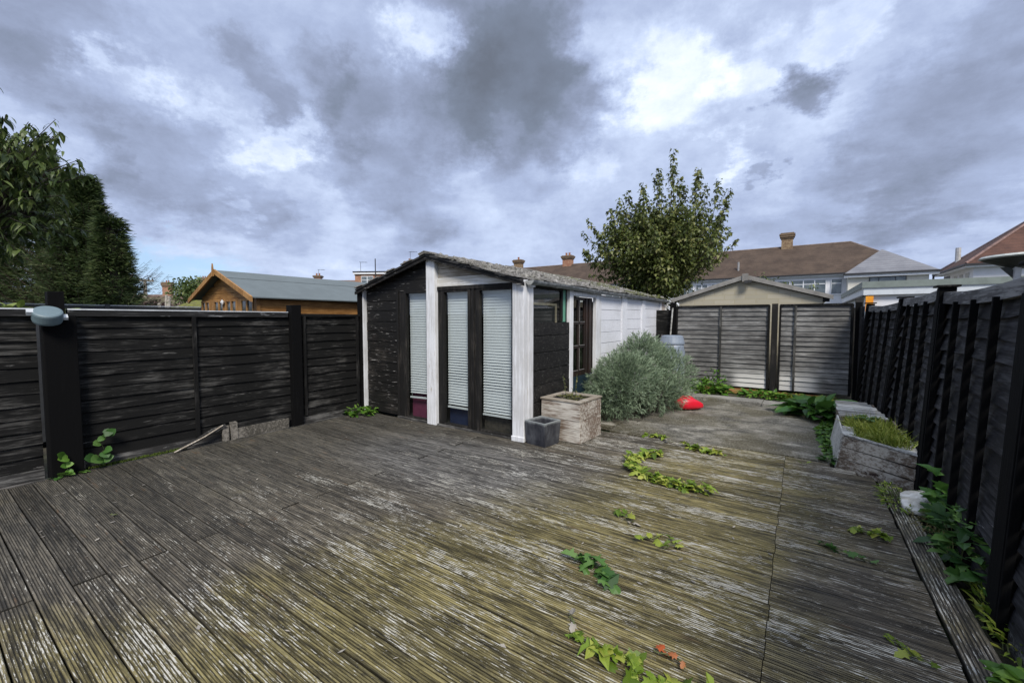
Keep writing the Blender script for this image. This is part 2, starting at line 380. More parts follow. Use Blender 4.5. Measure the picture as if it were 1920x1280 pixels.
# ------------------------------------------------------------ fences
def lap_panel(mb,L,z0,z1,n_,t=.012,out=.022,seed=0,wav=.010,sgn=-1):
    """horizontal overlapping boards along local x; viewer side = -y*(-sgn)"""
    r=random.Random(seed); h=(z1-z0)/n_; K=14
    for i in range(n_):
        zb=z0+i*h; zt=zb+h*1.12; o=len(mb.v); ph=r.uniform(0,20); th=r.uniform(.8,1.2); off=r.uniform(-.3,.3)*wav
        for q in range(K+1):
            x=L*q/K; wv=wav*mnoise.noise(Vector((x*2.2,ph,seed)))+off; w2=.004*mnoise.noise(Vector((x*3,ph+7,seed)))
            yo=sgn*(out*th+w2); 
            mb.v+= [(x,yo,zb+wv),(x,sgn*.003,min(zt,z1+.0)+wv*.3),(x,sgn*.003-sgn*t*.5,min(zt,z1)+wv*.3),(x,yo-sgn*t,zb+wv)]
        for q in range(K):
            a=o+q*4
            for e in range(4): mb.f.append((a+e,a+4+e,a+4+(e+1)%4,a+(e+1)%4))
        mb.f.append((o,o+1,o+2,o+3)); e=o+K*4; mb.f.append((e+3,e+2,e+1,e))
# left fence: local x runs along world +Y, local -y faces the garden (+X)
LF=empty('fence',(-6.35,0,0),R(90),'black horizontal board fence along the left side of the deck','fence')
def lf_panel(y0,y1,seed,batt):
    mb=MB(); lap_panel(mb,y1-y0,.10,1.66,12,seed=seed); o=mb.build('panel',BLACKW,LF,(y0,.0,0))
    for bx in batt:
        b=MB().box(bx-y0-.022,bx-y0+.022,-.052,-.028,.12,1.66,j=.002); b.build('batten',BATTEN,o,bevel=.003)
    return o
lf_panel(-1.1,.80,1,[-.15]); lf_panel(1.06,3.345,2,[2.13]); lf_panel(3.50,4.55,3,[3.56,4.5])
for (a,b_,s) in [(-1.1,.80,1),(1.02,3.31,1)]:
    MB().box(a,b_,-.055,.03,1.645,1.715,j=.003).build('capping_rail',woodmat('left_capping',(.012,.012,.012),(.10,.10,.10),0,.45,.8,(.45,.46,.47),.60),LF,bevel=.004)
MB().box(1.02,3.31,-.062,.034,1.716,1.728,j=.001).build('rail_top_strip',plain('pale_rail_top',(.72,.75,.78),.6,.3),LF)
MB().box(-1.1,.80,-.062,.034,1.716,1.728,j=.001).build('rail_top_strip',plain('pale_rail_top_end',(.72,.75,.78),.6,.3),LF)
MB().box(3.50,4.56,-.045,.03,1.655,1.70,j=.003).build('capping_rail',BLACKW,LF,bevel=.004)
pmb=MB().box(.83,1.07,-.13,.03,-.1,1.66,j=.004)
pmb.box(.88,1.0,-.075,.045,1.66,1.90,j=.003); pmb.build('post',BLACKV,LF,bevel=.006)
MB().box(3.335,3.485,-.10,.05,-.1,1.83,j=.004).build('post',BLACKV,LF,bevel=.006)
MB().box(4.57,4.63,-.06,.04,-.1,2.1,j=.003).build('post',BLACKV,LF,bevel=.004)
MB().box(1.1,3.3,-.03,0,-.05,.10,j=.003).build('gravel_board',GREYW,LF); MB().box(3.5,4.56,-.03,0,-.05,.10,j=.003).build('gravel_board',GREYW,LF)
MB().box(-1.1,.8,-.03,0,-.05,.10,j=.003).build('gravel_board',GREYW,LF)
# back fence: local x = world x, faces -Y
BF=empty('fence',(0,10.72,0),0,'grey weathered lap board fence across the end of the garden','fence')
def bf_mat():
    m,nn,b=mat('bleached_lap_boards'); c=nn.new('ShaderNodeTexCoord').outputs['Object']; x,y,z=nn.sep(c)
    st=nn.noise(nn.map(c,(1.2,9,15)),2.2,6,.7,.3); f2=nn.noise(nn.map(c,(5,50,60)),1.5,3,.6); bg_=nn.noise(nn.map(c,(1,1,1),(3,3,3)),1.5,4,.6)
    t=nn.m('ADD',nn.m('MULTIPLY',st,.6),nn.m('ADD',nn.m('MULTIPLY',f2,.25),nn.m('MULTIPLY',bg_,.4)))
    col=nn.ramp(nn.mr(t,.45,.85,0,1,False),[(0,(.025,.025,.025)),(.42,(.10,.098,.094)),(.70,(.21,.208,.20)),(1,(.42,.42,.41))])
    wh=nn.m('MULTIPLY',nn.mr(nn.m('ADD',z,nn.m('MULTIPLY',st,.5)),.5,.85,1,0),nn.m('MULTIPLY',nn.mr(nn.m('ADD',x,nn.m('MULTIPLY',st,.3)),-1.2,-.9),nn.mr(nn.m('ADD',x,nn.m('MULTIPLY',st,.3)),.3,.6,1,0)))
    col=nn.mix(nn.m('MULTIPLY',wh,.85),col,(.62,.61,.58))
    nn.put(b.inputs['Base Color'],col); b.inputs['Roughness'].default_value=.85; bump(nn,b,nn.m('ADD',st,f2),.5,.005); return m
BFM=bf_mat(); GREYV=woodmat('grey_batten',(.03,.03,.028),(.15,.145,.135),2,.6)
for (a,b_,s,bt) in [(-2.47,-.55,11,-1.5),(-.36,.86,12,-.08)]:
    mb=MB(); lap_panel(mb,b_-a,.10,1.90,17,seed=s,out=.026,wav=.008); mb.v=[(x+a,y,z) for x,y,z in mb.v]
    o=mb.build('panel',BFM,BF)
    MB().box(bt-.02,bt+.02,-.058,-.03,.1,1.9,j=.002).build('batten',GREYV,o)
    MB().box(b_-.03,b_+.015,-.05,.02,.08,1.92,j=.002).build('batten',BATTEN,o); MB().box(a-.01,a+.03,-.05,.02,.08,1.92,j=.002).build('batten',BATTEN,o)
    MB().box(a,b_,-.05,.03,1.90,1.935,j=.003).build('capping_rail',BATTEN,o)
MB().box(-.505,-.395,-.07,.04,-.1,1.95,j=.003).build('post',FRAMEB,BF,bevel=.005)
MB().box(-2.62,-2.49,-.07,.04,-.1,2.02,j=.003).build('post',BLACKV,BF,bevel=.005)
MB().box(.90,1.0,-.05,.05,-.1,1.95,j=.003).build('post',BLACKV,BF,bevel=.005)
MB().box(-2.47,-.5,-.03,.02,-.06,.06,j=.004).build('gravel_board',woodmat('orange_timber',(.22,.10,.035),(.48,.27,.11),0,.6),BF)
MB().box(-.4,.55,-.04,.01,-.10,.04,j=.004).build('gravel_board',woodmat('orange_timber_end',(.22,.10,.035),(.48,.27,.11),0,.6),BF)
MB().box(-2.98,-2.64,-.002,.02,0,1.84,j=.002).build('panel',BLACKW,BF)
# right fence: rear side with battens, leaning outward
FR=[(1.1,.90,.93),(3.30,.985,1.06),(5.38,1.035,1.115),(7.75,1.04,1.20),(10.25,.99,1.10)]  # y, x at foot, x at 1.85 m
RF=empty('fence',(1.0,0,0),0,'black lap board fence with many upright battens down the right side','fence')
def rpt(y,z):
    for (a,b_) in zip(FR[:-1],FR[1:]):
        if y<=b_[0] or b_ is FR[-1]:
            t=(y-a[0])/(b_[0]-a[0]); xf=a[1]+(b_[1]-a[1])*t; xt=a[2]+(b_[2]-a[2])*t
            return xf+(xt-xf)*z/1.85-1.0
def bend(mb): mb.v=[(rpt(y,z)+x,y,z) for x,y,z in mb.v]; return mb
TOP=[1.86,1.83,1.86,1.89,1.90]
for i in range(4):
    y0,y1=FR[i][0]+.06,FR[i+1][0]-.06; zt=1.76 if i!=2 else 1.80
    mb=MB(); lap_panel(mb,y1-y0,.02,zt,13,seed=20+i,wav=.03,out=.040,t=.012)
    mb.v=[(y,y0+x,z) for x,y,z in mb.v]; pnl=bend(mb).build('panel',RFENCE,RF)
    for k_ in range(5):
        yb=y0+.02+(y1-y0-.06)*k_/4; 
        MB_=MB().box(-.080,-.040,yb,yb+.038,-.02,zt,j=.003)
        # cut upright battens in three lengths so they follow the lean
        bend(MB_).build('batten',BLACKV,pnl,bevel=.004)
    mr=MB(); q=8
    for e in range(q):
        a=y0+(y1-y0)*e/q; b_=y0+(y1-y0)*(e+1)/q
        sag=lambda y:-.03*math.sin(math.pi*(y-y0)/(y1-y0))
        za,zb=zt+sag(a),zt+sag(b_); mr.add([(-.055,a,za),(.03,a,za),(-.055,b_,zb),(.03,b_,zb),(-.055,a,za+.10),(.03,a,za+.105),(-.055,b_,zb+.10),(.03,b_,zb+.105)],[(0,2,3,1),(4,5,7,6),(1,3,7,5),(2,0,4,6)]+([(0,1,5,4)] if e==0 else [])+([(3,2,6,7)] if e==q-1 else []))
    bend(mr).build('capping_rail',woodmat('right_capping_%d'%i,(.06,.06,.062),(.24,.24,.24),1,.7,.7,(.45,.45,.45),.64),RF)
    gb=MB().box(-.03,.0,y0,y1,-.1,.02,j=.003); bend(gb).build('gravel_board',RAIL if i==0 else BLACKV,RF)
for i,(y,xf,xt) in enumerate(FR):
    wd=.075 if i==1 else .055
    pb=MB().box(-.085,.03,y-wd,y+wd,-.15,1.90 if i else 1.9,j=.003); o=bend(pb).build('post',BLACKV,RF,bevel=.006)
    c_=MB().box(-.11,.05,y-wd-.03,y+wd+.03,1.905,1.925); bend(c_).build('post_cap',BATTEN,o,bevel=.006)
MB().box(-.1,.02,10.7,10.85,-.1,2.03,j=.004).build('post',GREYW,RF)
MB().box(-.04,.0,10.3,13.5,.0,1.86,j=.004).build('panel',RFENCE,RF)
# ------------------------------------------------------------ shed (front at y=4.65, long side at x=-2.97)
SH=empty('shed',(-4.65,4.65,0),0,'black and white timber shed with tall blinded windows and a mossy shingle roof','shed')
def sp(mb,name,m,parent=None,**k):   # shed part, coordinates given in world, shifted to the shed
    mb.v=[(x+4.65,y-4.65,z) for x,y,z in mb.v]; return mb.build(name,m,parent or SH,**k)
def subp(mb,name,m,parent,**k): return sp(mb,name,m,parent,**k)
FY=4.66
def board_wall(mb,x0,x1,y,z0,z1,h,seed,axis='x',out=-1,t=.02,gap=.010,top=None):
    r=random.Random(seed); z=z0
    while z<z1-.01:
        zt=min(z+h*r.uniform(.92,1.08),z1); d=r.uniform(-.003,.004)
        a,b=(y+out*(t+d),y) if out<0 else (y,y+out*(t+d))
        if axis=='x': mb.box(x0,x1,a,b,z+gap/2,zt-gap/2,j=.0015)
        else: mb.box(a,b,x0,x1,z+gap/2,zt-gap/2,j=.0015)
        z=zt
# carcass (dark inside)
DARK=plain('dark_interior',(.012,.012,.012),.9,.2,bmp=0)
cm=MB()
cm.box(-6.27,-6.23,4.69,11.45,0,2.12); cm.box(-6.2,-2.99,11.40,11.45,0,2.12); cm.box(-6.2,-3.0,4.72,11.4,-.02,.02)
sp(cm,'carcass',DARK)
mb=MB(); board_wall(mb,-6.25,-5.45,FY+.02,.03,2.10,.172,1); mb.box(-6.25,-5.45,FY+.022,FY+.04,.02,2.1); sp(mb,'wall',SHEDB,bevel=.003)
mb=MB(); mb.box(-6.325,-6.262,4.60,4.68,-.02,2.15,j=.003); mb.box(-6.345,-6.255,4.585,4.66,2.10,2.165,j=.004); sp(mb,'post',WHITEP,bevel=.004)
# gable boards
def zroof(x): return 2.595-.272*abs(x+4.65)
def gable(mb,xa,xb,y0,y1,zlo,cuts):
    zs=[zlo]+cuts+[9]
    for i in range(len(zs)-1):
        poly=[]; a,b=zs[i]+.003,zs[i+1]-.003; K=8
        xs=[xa+(xb-xa)*k/K for k in range(K+1)]
        top=[(x,min(b,zroof(x)-.03)) for x in xs]
        top=[p for p in top if p[1]>a+.002]
        if len(top)<2: continue
        poly=[(top[0][0],a)]+top+[(top[-1][0],a)]
        mb.prism(poly,'y',y0,y1)
mb=MB(); gable(mb,-6.26,-4.70,FY-.002,FY+.03,2.10,[2.24,2.40]); mb.box(-5.47,-4.70,FY-.02,FY,2.06,2.12,j=.003); sp(mb,'gable_board',SHEDB)
mb=MB(); gable(mb,-4.53,-3.14,FY-.002,FY+.03,2.235,[2.37]); sp(mb,'gable_board',BAREW)
mb=MB(); gable(mb,-4.53,-3.14,FY-.016,FY+.02,2.10,[2.232,2.233]); mb.v=[v for v in mb.v]
mb2=MB(); mb2.prism([(-4.53,2.105),(-4.53,2.235),(-3.5,2.235),(-3.14,2.15),(-3.14,2.105)],'y',FY-.02,FY-.003); sp(mb2,'gable_board',woodmat('flaking_white_board',(.55,.53,.48),(.78,.78,.77),0,.75,.8,(.12,.10,.08),.64))
MB_=MB().box(-4.53,-3.14,FY-.028,FY+.02,2.05,2.103,j=.002); sp(MB_,'lintel',FRAMEB,bevel=.003)
# white posts
mb=MB().box(-4.715,-4.535,FY-.075,FY+.03,0,2.565,j=.004); cp=sp(mb,'post',WHITEP,bevel=.006)
mb=MB().box(-4.56,-4.48,FY-.06,FY-.0,2.47,2.55,j=.01); subp(mb,'bracket',SHEDB,cp)
mb=MB().box(-3.125,-2.945,FY-.075,4.69,0,2.13,j=.003); mb.box(-3.10,-2.94,4.692,4.82,0.0,2.12,j=.003); mb.box(-3.14,-2.94,FY-.085,FY-.05,0,.07,j=.004); co=sp(mb,'post',WHITEP,bevel=.006)
# windows
BLIND=plain('blind_slat',(.50,.525,.53),.45,.06,3,bmp=0); 
def window(x0,x1,zb,zt,zblind,seed,low_mat,openfrom=.45,skew=0):
    fm=MB(); w_=.045
    fm.box(x0-w_,x0,FY-.02,FY+.05,.0,zt+w_,j=.002); fm.box(x1,x1+w_,FY-.02,FY+.05,.0,zt+w_,j=.002)
    fm.box(x0,x1,FY-.018,FY+.048,zt,zt+w_); fm.box(x0,x1,FY-.02,FY+.05,.0,zb)
    f=sp(fm,'window',FRAMEB,bevel=.004)
    gm=MB(); gm.add([(x0,FY+.02,zb),(x1,FY+.02,zb),(x1,FY+.02,zt),(x0,FY+.02,zt)],[(0,1,2,3)]); subp(gm,'pane',GLASS,f)
    bm=MB(); r=random.Random(seed); z=zt-.03; p=.040; k=0; nn_=int((z-zblind)/p)
    bm.box(x0+.01,x1-.01,FY+.05,FY+.085,zt-.03,zt)
    for i in range(nn_):
        fr=i/nn_; zc=z-i*p; ang=R(79) if fr<openfrom else R(79-27*min(1,(fr-openfrom)*3.0)); ang+=R(r.uniform(-3,3))
        if .80<fr<.92: ang=R(70)
        dz=math.sin(ang)*.0204; dy=math.cos(ang)*.0204; sk=skew*max(0,fr-.85)*1.6
        bm.add([(x0+.012,FY+.068-dy,zc-dz),(x1-.012,FY+.068-dy,zc-dz+sk),(x1-.012,FY+.068+dy,zc+dz+sk),(x0+.012,FY+.068+dy,zc+dz)],[(0,1,2,3)])
    sk=skew*.24
    bm.add([(x0+.01,FY+.05,zblind-.02),(x1-.01,FY+.05,zblind-.02+sk),(x1-.01,FY+.05,zblind+.005+sk),(x0+.01,FY+.05,zblind+.005),(x0+.01,FY+.075,zblind-.02),(x1-.01,FY+.075,zblind-.02+sk),(x1-.01,FY+.075,zblind+.005+sk),(x0+.01,FY+.075,zblind+.005)],[(0,1,2,3),(4,7,6,5),(3,2,6,7),(0,4,5,1)])
    for cx in (.12,.88):
        xx=x0+(x1-x0)*cx; bm.box(xx-.0012,xx+.0012,FY+.049,FY+.051,zblind,zt)
    subp(bm,'blind',BLIND,f)
    im=MB().box(x0-.02,x1+.02,FY+.13,FY+.15,0,zblind+.15); subp(im,'low_panel',low_mat,f)
    bk=MB().box(x0-.04,x1+.04,FY+.24,FY+.25,0,2.1); subp(bk,'dim_room_sheet',plain('dim_room',(.10,.11,.115),.9,.2,bmp=0),f)  # dark sheet behind the blind, coloured to stand for the unlit room
window(-5.24,-4.78,.05,2.03,.36,1,plain('purple_card',(.12,.022,.055),.7,.3),.7,.06)
window(-4.41,-3.94,.05,2.02,.30,2,plain('navy_card',(.012,.02,.055),.6,.3),.42)
window(-3.73,-3.18,.05,2.02,.27,3,plain('brown_card',(.045,.038,.028),.8,.5,20),.42)
mb=MB(); mb.box(-5.45,-5.29,FY-.012,FY+.04,0,2.08,j=.002); mb.box(-5.44,-5.40,FY-.035,FY-.012,0,2.08,j=.003); mb.box(-4.53,-4.457,FY-.012,FY+.04,0,2.05,j=.002)
mb.box(-3.893,-3.777,FY-.010,FY+.04,0,2.05,j=.002); mb.box(-3.85,-3.82,FY-.03,FY-.01,0,2.05); mb.box(-3.133,-3.125,FY-.02,FY+.04,0,2.05); sp(mb,'door_jamb',FRAMEB,bevel=.003)
mb=MB().box(-5.44,-3.13,FY-.045,FY-.021,-.01,.028,j=.003); sp(mb,'sill',GREYW)
# --- long side
SX=-2.97
mb=MB(); board_wall(mb,4.823,5.90,SX,.02,1.575,.222,5,'y',+1,.022); mb.box(SX-.03,SX-.001,4.83,5.9,0,1.57); sp(mb,'wall',SHEDB,bevel=.003)
# side window
fm=MB(); fm.box(SX-.03,SX+.012,4.825,5.66,2.035,2.10); fm.box(SX-.03,SX+.012,5.66,5.70,1.585,2.10,j=.002)
sw=sp(fm,'window',FRAMEB,bevel=.003)
gm=MB().add([(SX-.01,4.825,1.58),(SX-.01,5.66,1.58),(SX-.01,5.66,2.035),(SX-.01,4.825,2.035)],[(0,1,2,3)]); subp(gm,'pane',glassmat('side_glass',(.8,.85,.83),.5),sw)
fm=MB(); fm.box(SX-.075,SX-.04,4.86,5.60,1.815,1.85); fm.box(SX-.075,SX-.04,5.56,5.60,1.5,1.815); fm.box(SX-.075,SX-.04,4.86,4.90,1.5,1.815); subp(fm,'picture_frame',plain('pale_wood',(.42,.34,.23),.6,.3),sw)
fm=MB().box(SX-.07,SX-.05,4.9,5.56,1.5,1.815); subp(fm,'dark_board',DARK,sw)
fm=MB(); fm.box(SX-.5,SX-.45,4.8,5.6,1.85,2.0); fm.box(SX-.4,SX-.3,5.0,5.2,1.8,1.95); subp(fm,'shelf',plain('shelf_board',(.35,.36,.35),.7,.3),sw)
mb=MB().box(SX-.05,SX-.02,5.72,5.84,1.58,2.08); sp(mb,'green_trim',plain('pale_green_paint',(.12,.33,.22),.5,.2))
mb=MB().box(SX-.03,SX+.03,5.902,6.02,0,2.07,j=.003); sp(mb,'post',WHITEP,bevel=.005)
mb=MB(); mb.box(SX-.03,SX+.035,6.90,7.06,0,2.06,j=.003); mb.box(SX-.03,SX+.02,7.062,7.17,0,2.06,j=.003); mb.box(SX-.02,SX+.03,6.021,6.899,1.985,2.055,j=.003); sp(mb,'post',WHITEP,bevel=.005)
# door: glazed leaf in a dark brown frame
BROWN=woodmat('dark_brown_door',(.014,.009,.007),(.07,.032,.02),2,.5,.5,spec=.5)
dm=MB(); y0,y1=6.03,6.90; X=SX-.08
cols=[(6.14,6.34),(6.39,6.59)]; rows=[(.78,1.14),(1.19,1.53),(1.58,1.93)]
dm.box(X,X+.04,y0,6.14,.68,1.98); dm.box(X,X+.04,6.34,6.39,.68,1.98); dm.box(X,X+.04,6.59,6.90,.68,1.98)
for (a,b_) in cols:
    for (c_,d_) in [(.68,.78),(1.14,1.19),(1.53,1.58),(1.93,1.98)]: dm.box(X+.001,X+.039,a,b_,c_,d_)
dm.box(X+.04,X+.055,6.62,6.66,.68,1.98); dm.box(X+.04,X+.06,6.74,6.78,.68,1.98)
door=sp(dm,'door',BROWN,bevel=.004)
subp(MB().box(X+.002,X+.045,6.03,6.90,.02,.68),'low_panel',plain('dark_teal_panel',(.015,.035,.05),.5,.3),door)
hb=MB()
for (a,b_) in cols:
    for (c_,d_) in rows:
        hb.add([(X+.02,a,c_),(X+.02,b_,c_),(X+.02,b_,d_),(X+.02,a,d_)],[(0,1,2,3)])
subp(hb,'pane',DGLASS,door)
eb_=MB()
for (a,b_) in cols:
    for (c_,d_) in rows:
        eb_.box(X+.04,X+.046,a-.008,a,c_,d_); eb_.box(X+.04,X+.046,a,b_,c_-.008,c_)
subp(eb_,'glazing_bead',plain('grey_bead',(.25,.24,.23),.6,.4,40),door)
subp(MB().box(X-.30,X-.29,5.95,6.95,0,2.05),'backing',DARK,door)
# white boarded wall in three bays
mb=MB()
for (a,b_) in [(7.175,8.22),(8.50,9.50),(9.72,10.98)]:
    board_wall(mb,a,b_,SX-.012,.0,2.05,.205,int(a*10),'y',+1,.02,.007)
mb.box(SX-.045,SX-.014,7.17,11.0,0,2.05)
sp(mb,'wall',WHITEH,bevel=.003)
for (a,b_) in [(8.222,8.498),(9.502,9.718),(10.982,11.10)]:
    sp(MB().box(SX-.02,SX+.035,a,b_,0,2.05,j=.003),'post',WHITEH,bevel=.005)
sp(MB().box(SX-.04,SX+.02,11.102,11.45,0,2.05,j=.002),'wall',plain('pinkish_render',(.50,.43,.38),.8,.15))
# roof
def moss_roof_mat():
    m,nn,b=mat('mossy_shingle'); c=nn.new('ShaderNodeTexCoord').outputs['Object']; x,y,z=nn.sep(c)
    f=nn.noise(c,9,8,.75); g=nn.noise(c,2.2,5,.65); h=nn.noise(c,40,4,.7)
    col=nn.ramp(f,[(.3,(.04,.037,.034)),(.43,(.13,.123,.113)),(.56,(.25,.24,.225)),(.7,(.44,.43,.41))])
    mo=nn.m('MULTIPLY',nn.mr(nn.m('ADD',g,nn.m('MULTIPLY',h,.25)),.56,.70),nn.mr(y,2.,6.,.12,1.))
    col=nn.mix(mo,col,(.085,.095,.022))
    nn.put(b.inputs['Base Color'],col); b.inputs['Roughness'].default_value=.95; bump(nn,b,nn.m('ADD',f,nn.m('MULTIPLY',h,.5)),.9,.02); return m
MROOF=moss_roof_mat()
rm=MB(); r=random.Random(5)
for sgn in (-1,1):   # deck sheet
    xe=-4.65+sgn*1.70; ze=2.595-.272*1.70
    rm.add([(-4.65,4.50,2.595),(xe,4.50,ze),(xe,11.55,ze),(-4.65,11.55,2.595),(-4.65,4.50,2.565),(xe,4.50,ze-.025),(xe,11.55,ze-.025),(-4.65,11.55,2.565)],[(0,1,2,3),(4,7,6,5),(0,4,5,1),(1,5,6,2),(2,6,7,3)])
rf=sp(rm,'roof',plain('roof_felt',(.03,.03,.03),.9))
rm=MB()
for sgn in (-1,1):   # shingles: slightly lifted, uneven thick tiles
    for i in range(9):
        u0=1.71-i*.2
        y=4.48+ (i%2)*.13
        while y<11.55:
            wy=r.uniform(.17,.30); a,b_=u0,u0-.23
            lift=r.uniform(.012,.03); tw=r.uniform(-.012,.014)
            if b_<0: b_=0
            P=[]
            for (u,yy,hh) in [(a,y,lift+tw),(a,y+wy-.01,lift-tw),(b_,y+wy-.01,.008),(b_,y,.008)]:
                P.append((-4.65+sgn*u+r.uniform(-.01,.01),yy,2.597-.272*u+hh+.006))
            Q=[(p[0],p[1],p[2]-.017) for p in P]
            rm.add(P+Q,[(0,1,2,3),(4,7,6,5),(0,4,5,1),(1,5,6,2),(2,6,7,3),(3,7,4,0)])
            y+=wy
    # ridge pieces and loose broken bits / moss lumps
for i in range(30):
    y=4.48+i*.235; z=2.60+r.uniform(-.005,.02); 
    for sgn in(-1,1):
        rm.add([(-4.65,y,z+.022),(-4.65,y+.225,z+.026),(-4.65+sgn*.12,y+.225,z-.012),(-4.65+sgn*.12,y,z-.012),(-4.65,y,z+.004),(-4.65,y+.225,z+.006),(-4.65+sgn*.12,y+.225,z-.03),(-4.65+sgn*.12,y,z-.03)],[(0,1,2,3),(4,7,6,5),(3,2,6,7),(0,3,7,4),(1,5,6,2)])
sp(rm,'shingles',MROOF,rf)
rm=MB()
for i in range(900):
    u=r.uniform(.02,1.68); sgn=1 if r.random()<.8 else -1; y=r.uniform(4.5,11.5); s=r.uniform(.012,.045)
    if r.random()<.08: s*=1.6
    c=Vector((-4.65+sgn*u,y,2.615-.272*u+.01)); M=Matrix.Translation(c)@rot3(r.uniform(-.4,.4),r.uniform(-.4,.4),r.uniform(0,6))
    k=6; pts=[M@Vector((s*math.cos(q*6.283/k)*r.uniform(.7,1.2),s*math.sin(q*6.283/k)*r.uniform(.7,1.2),-.02)) for q in range(k)]+[M@Vector((s*.55*math.cos(q*6.283/k),s*.55*math.sin(q*6.283/k),s*.45)) for q in range(k)]
    rm.add(pts,[(q,(q+1)%k,k+(q+1)%k,k+q) for q in range(k)]+[tuple(range(k,2*k))])
sp(rm,'moss',MROOF,rf)
bm=MB()   # verge boards
for sgn in (-1,1):
    xe=-4.65+sgn*1.74; ze=2.595-.272*1.74-.03
    bm.add([(-4.65,4.52,2.562),(xe,4.52,ze),(xe,4.52,ze-.05),(-4.65,4.52,2.51),(-4.65,4.545,2.562),(xe,4.545,ze),(xe,4.545,ze-.05),(-4.65,4.545,2.51)],[(0,1,2,3),(4,7,6,5),(0,4,5,1),(1,5,6,2),(2,6,7,3)])
sp(bm,'verge_board',SHEDB)
# gutter: half-round with joints
GUT=plain('dark_plastic_gutter',(.09,.10,.11),.38,.3,8,(.25,.265,.275),bmp=.1)
g=MB(); k=10
for (a,b_,rr) in [(4.64,11.5,.056)]+[(y,y+.09,.063) for y in (5.3,6.6,8.0,9.5,10.8)]:
    o=len(g.v); ns=20
    for i in range(ns+1):
        y=a+(b_-a)*i/ns; dz=-.006*(y-4.64)*.3+.006*math.sin(y*1.5)
        for (q_,r_) in [(q,rr) for q in range(k+1)]+[(q,rr-.005) for q in range(k,-1,-1)]:
            th=math.pi*q_/k; g.v.append((-2.89+r_*math.cos(th),y,2.115+dz-r_*math.sin(th)))
    m_=2*(k+1)
    for i in range(ns):
        for q in range(m_): g.f.append((o+i*m_+q,o+i*m_+(q+1)%m_,o+(i+1)*m_+(q+1)%m_,o+(i+1)*m_+q))
    g.f.append(tuple(o+q for q in range(m_))); g.f.append(tuple(o+ns*m_+q for q in range(m_-1,-1,-1)))
gt=sp(g,'gutter',GUT,smooth=False)
g=MB()
for q in range(1): g.prism([(-2.885+.058*math.cos(math.pi*i/10),2.115-.058*math.sin(math.pi*i/10)) for i in range(11)],'y',4.62,4.638)
subp(g,'end_cap',plain('grey_cap',(.35,.36,.35),.6),gt)
g=MB().tube([(-2.885,11.42,2.04),(-2.885,11.43,1.98),(-2.93,11.44,1.9),(-2.93,11.44,1.80)],.03,10); subp(g,'outlet',plain('pale_outlet',(.6,.6,.58),.5),gt)
g=MB().box(-2.942,-2.90,FY+.02,4.80,2.04,2.12,j=.002); sp(g,'fascia',WHITEP)
g=MB().box(-2.968,-2.945,4.83,11.4,2.06,2.125); sp(g,'fascia',SHEDB)
# ------------------------------------------------------------ foliage helpers
LOBE=[(0,0),(.18,.28),(.02,.42),(.38,.45),(.55,.78),(.66,.42),(1.0,0)]
def leaf_pts(kind):
    if kind=='ivy':   # lobed; x along the leaf
        h=[(0,0),(-.06,.28),(.20,.24),(.30,.50),(.46,.24),(.70,.28),(1,0)]
    elif kind=='maple':
        h=[(0,0),(-.02,.22),(.16,.20),(.28,.56),(.46,.22),(.62,.26),(1,0)]
    elif kind=='oval':
        h=[(0,0),(.15,.17),(.45,.25),(.78,.15),(1,0)]
    elif kind=='round':
        h=[(0,0),(-.1,.25),(.1,.46),(.45,.50),(.8,.30),(1,0)]
    else:             # long lance leaf
        h=[(0,0),(.25,.13),(.6,.12),(1,0)]
    return h
class Leaves(MB):
    def __init__(s,seed=1): super().__init__(); s.a={'rv':[]}; s.r=random.Random(seed)
    def leaf(s,p,d,nrm,size,kind='ivy',fold=.25,droop=.3,rv=None):
        d=d.normalized(); w_=nrm.cross(d)
        if w_.length<1e-4: w_=Vector((1,0,0))
        w_.normalize(); n_=d.cross(w_); h=leaf_pts(kind); r=s.r; o=len(s.v)
        P=lambda x,y: p+(d*x+w_*y+n_*(abs(y)*fold-droop*x*x))*size
        vs=[P(x,0) for x,_ in (h[0],h[-1])]; k=len(h)
        mids=[P(h[i][0] if 0<h[i][0]<1 else .05,0) for i in range(1,k-1)]
        up=[P(h[i][0],h[i][1]) for i in range(1,k-1)]; dn=[P(h[i][0],-h[i][1]) for i in range(1,k-1)]
        K=k-2; vs=vs+mids+up+dn; s.v+=[tuple(v) for v in vs]
        M=lambda i:o+2+i; U=lambda i:o+2+K+i; D=lambda i:o+2+2*K+i
        s.f.append((o,M(0),U(0))); s.f.append((o,D(0),M(0)))
        for i in range(K-1): s.f.append((M(i),M(i+1),U(i+1),U(i))); s.f.append((D(i),D(i+1),M(i+1),M(i)))
        s.f.append((M(K-1),o+1,U(K-1))); s.f.append((D(K-1),o+1,M(K-1)))
        s.a['rv']+= [rv if rv is not None else r.random()]*len(vs)
    def kite(s,p,d,nrm,size,wd=.3,bend=.15,rv=None):
        w_=nrm.cross(d)
        if w_.length<1e-4: w_=Vector((1,0,0))
        w_.normalize(); d=d.normalized(); n_=d.cross(w_); o=len(s.v)
        s.v+=[tuple(p),tuple(p+(d*.45+w_*wd*.5)*size),tuple(p+(d-n_*bend)*size),tuple(p+(d*.45-w_*wd*.5)*size)]
        s.f.append((o,o+1,o+2,o+3)); s.a['rv']+= [rv if rv is not None else s.r.random()]*4
def rv3(r,up=0): 
    v=Vector((r.gauss(0,1),r.gauss(0,1),r.gauss(0,1)+up)); return v.normalized() if v.length>0 else Vector((0,0,1))
WILT=leafmat('wilting_ivy_leaf',(.07,.12,.01),(.17,.26,.025),(.36,.38,.07))
IVY=leafmat('green_ivy_leaf',(.02,.06,.015),(.05,.13,.025),(.12,.22,.05))
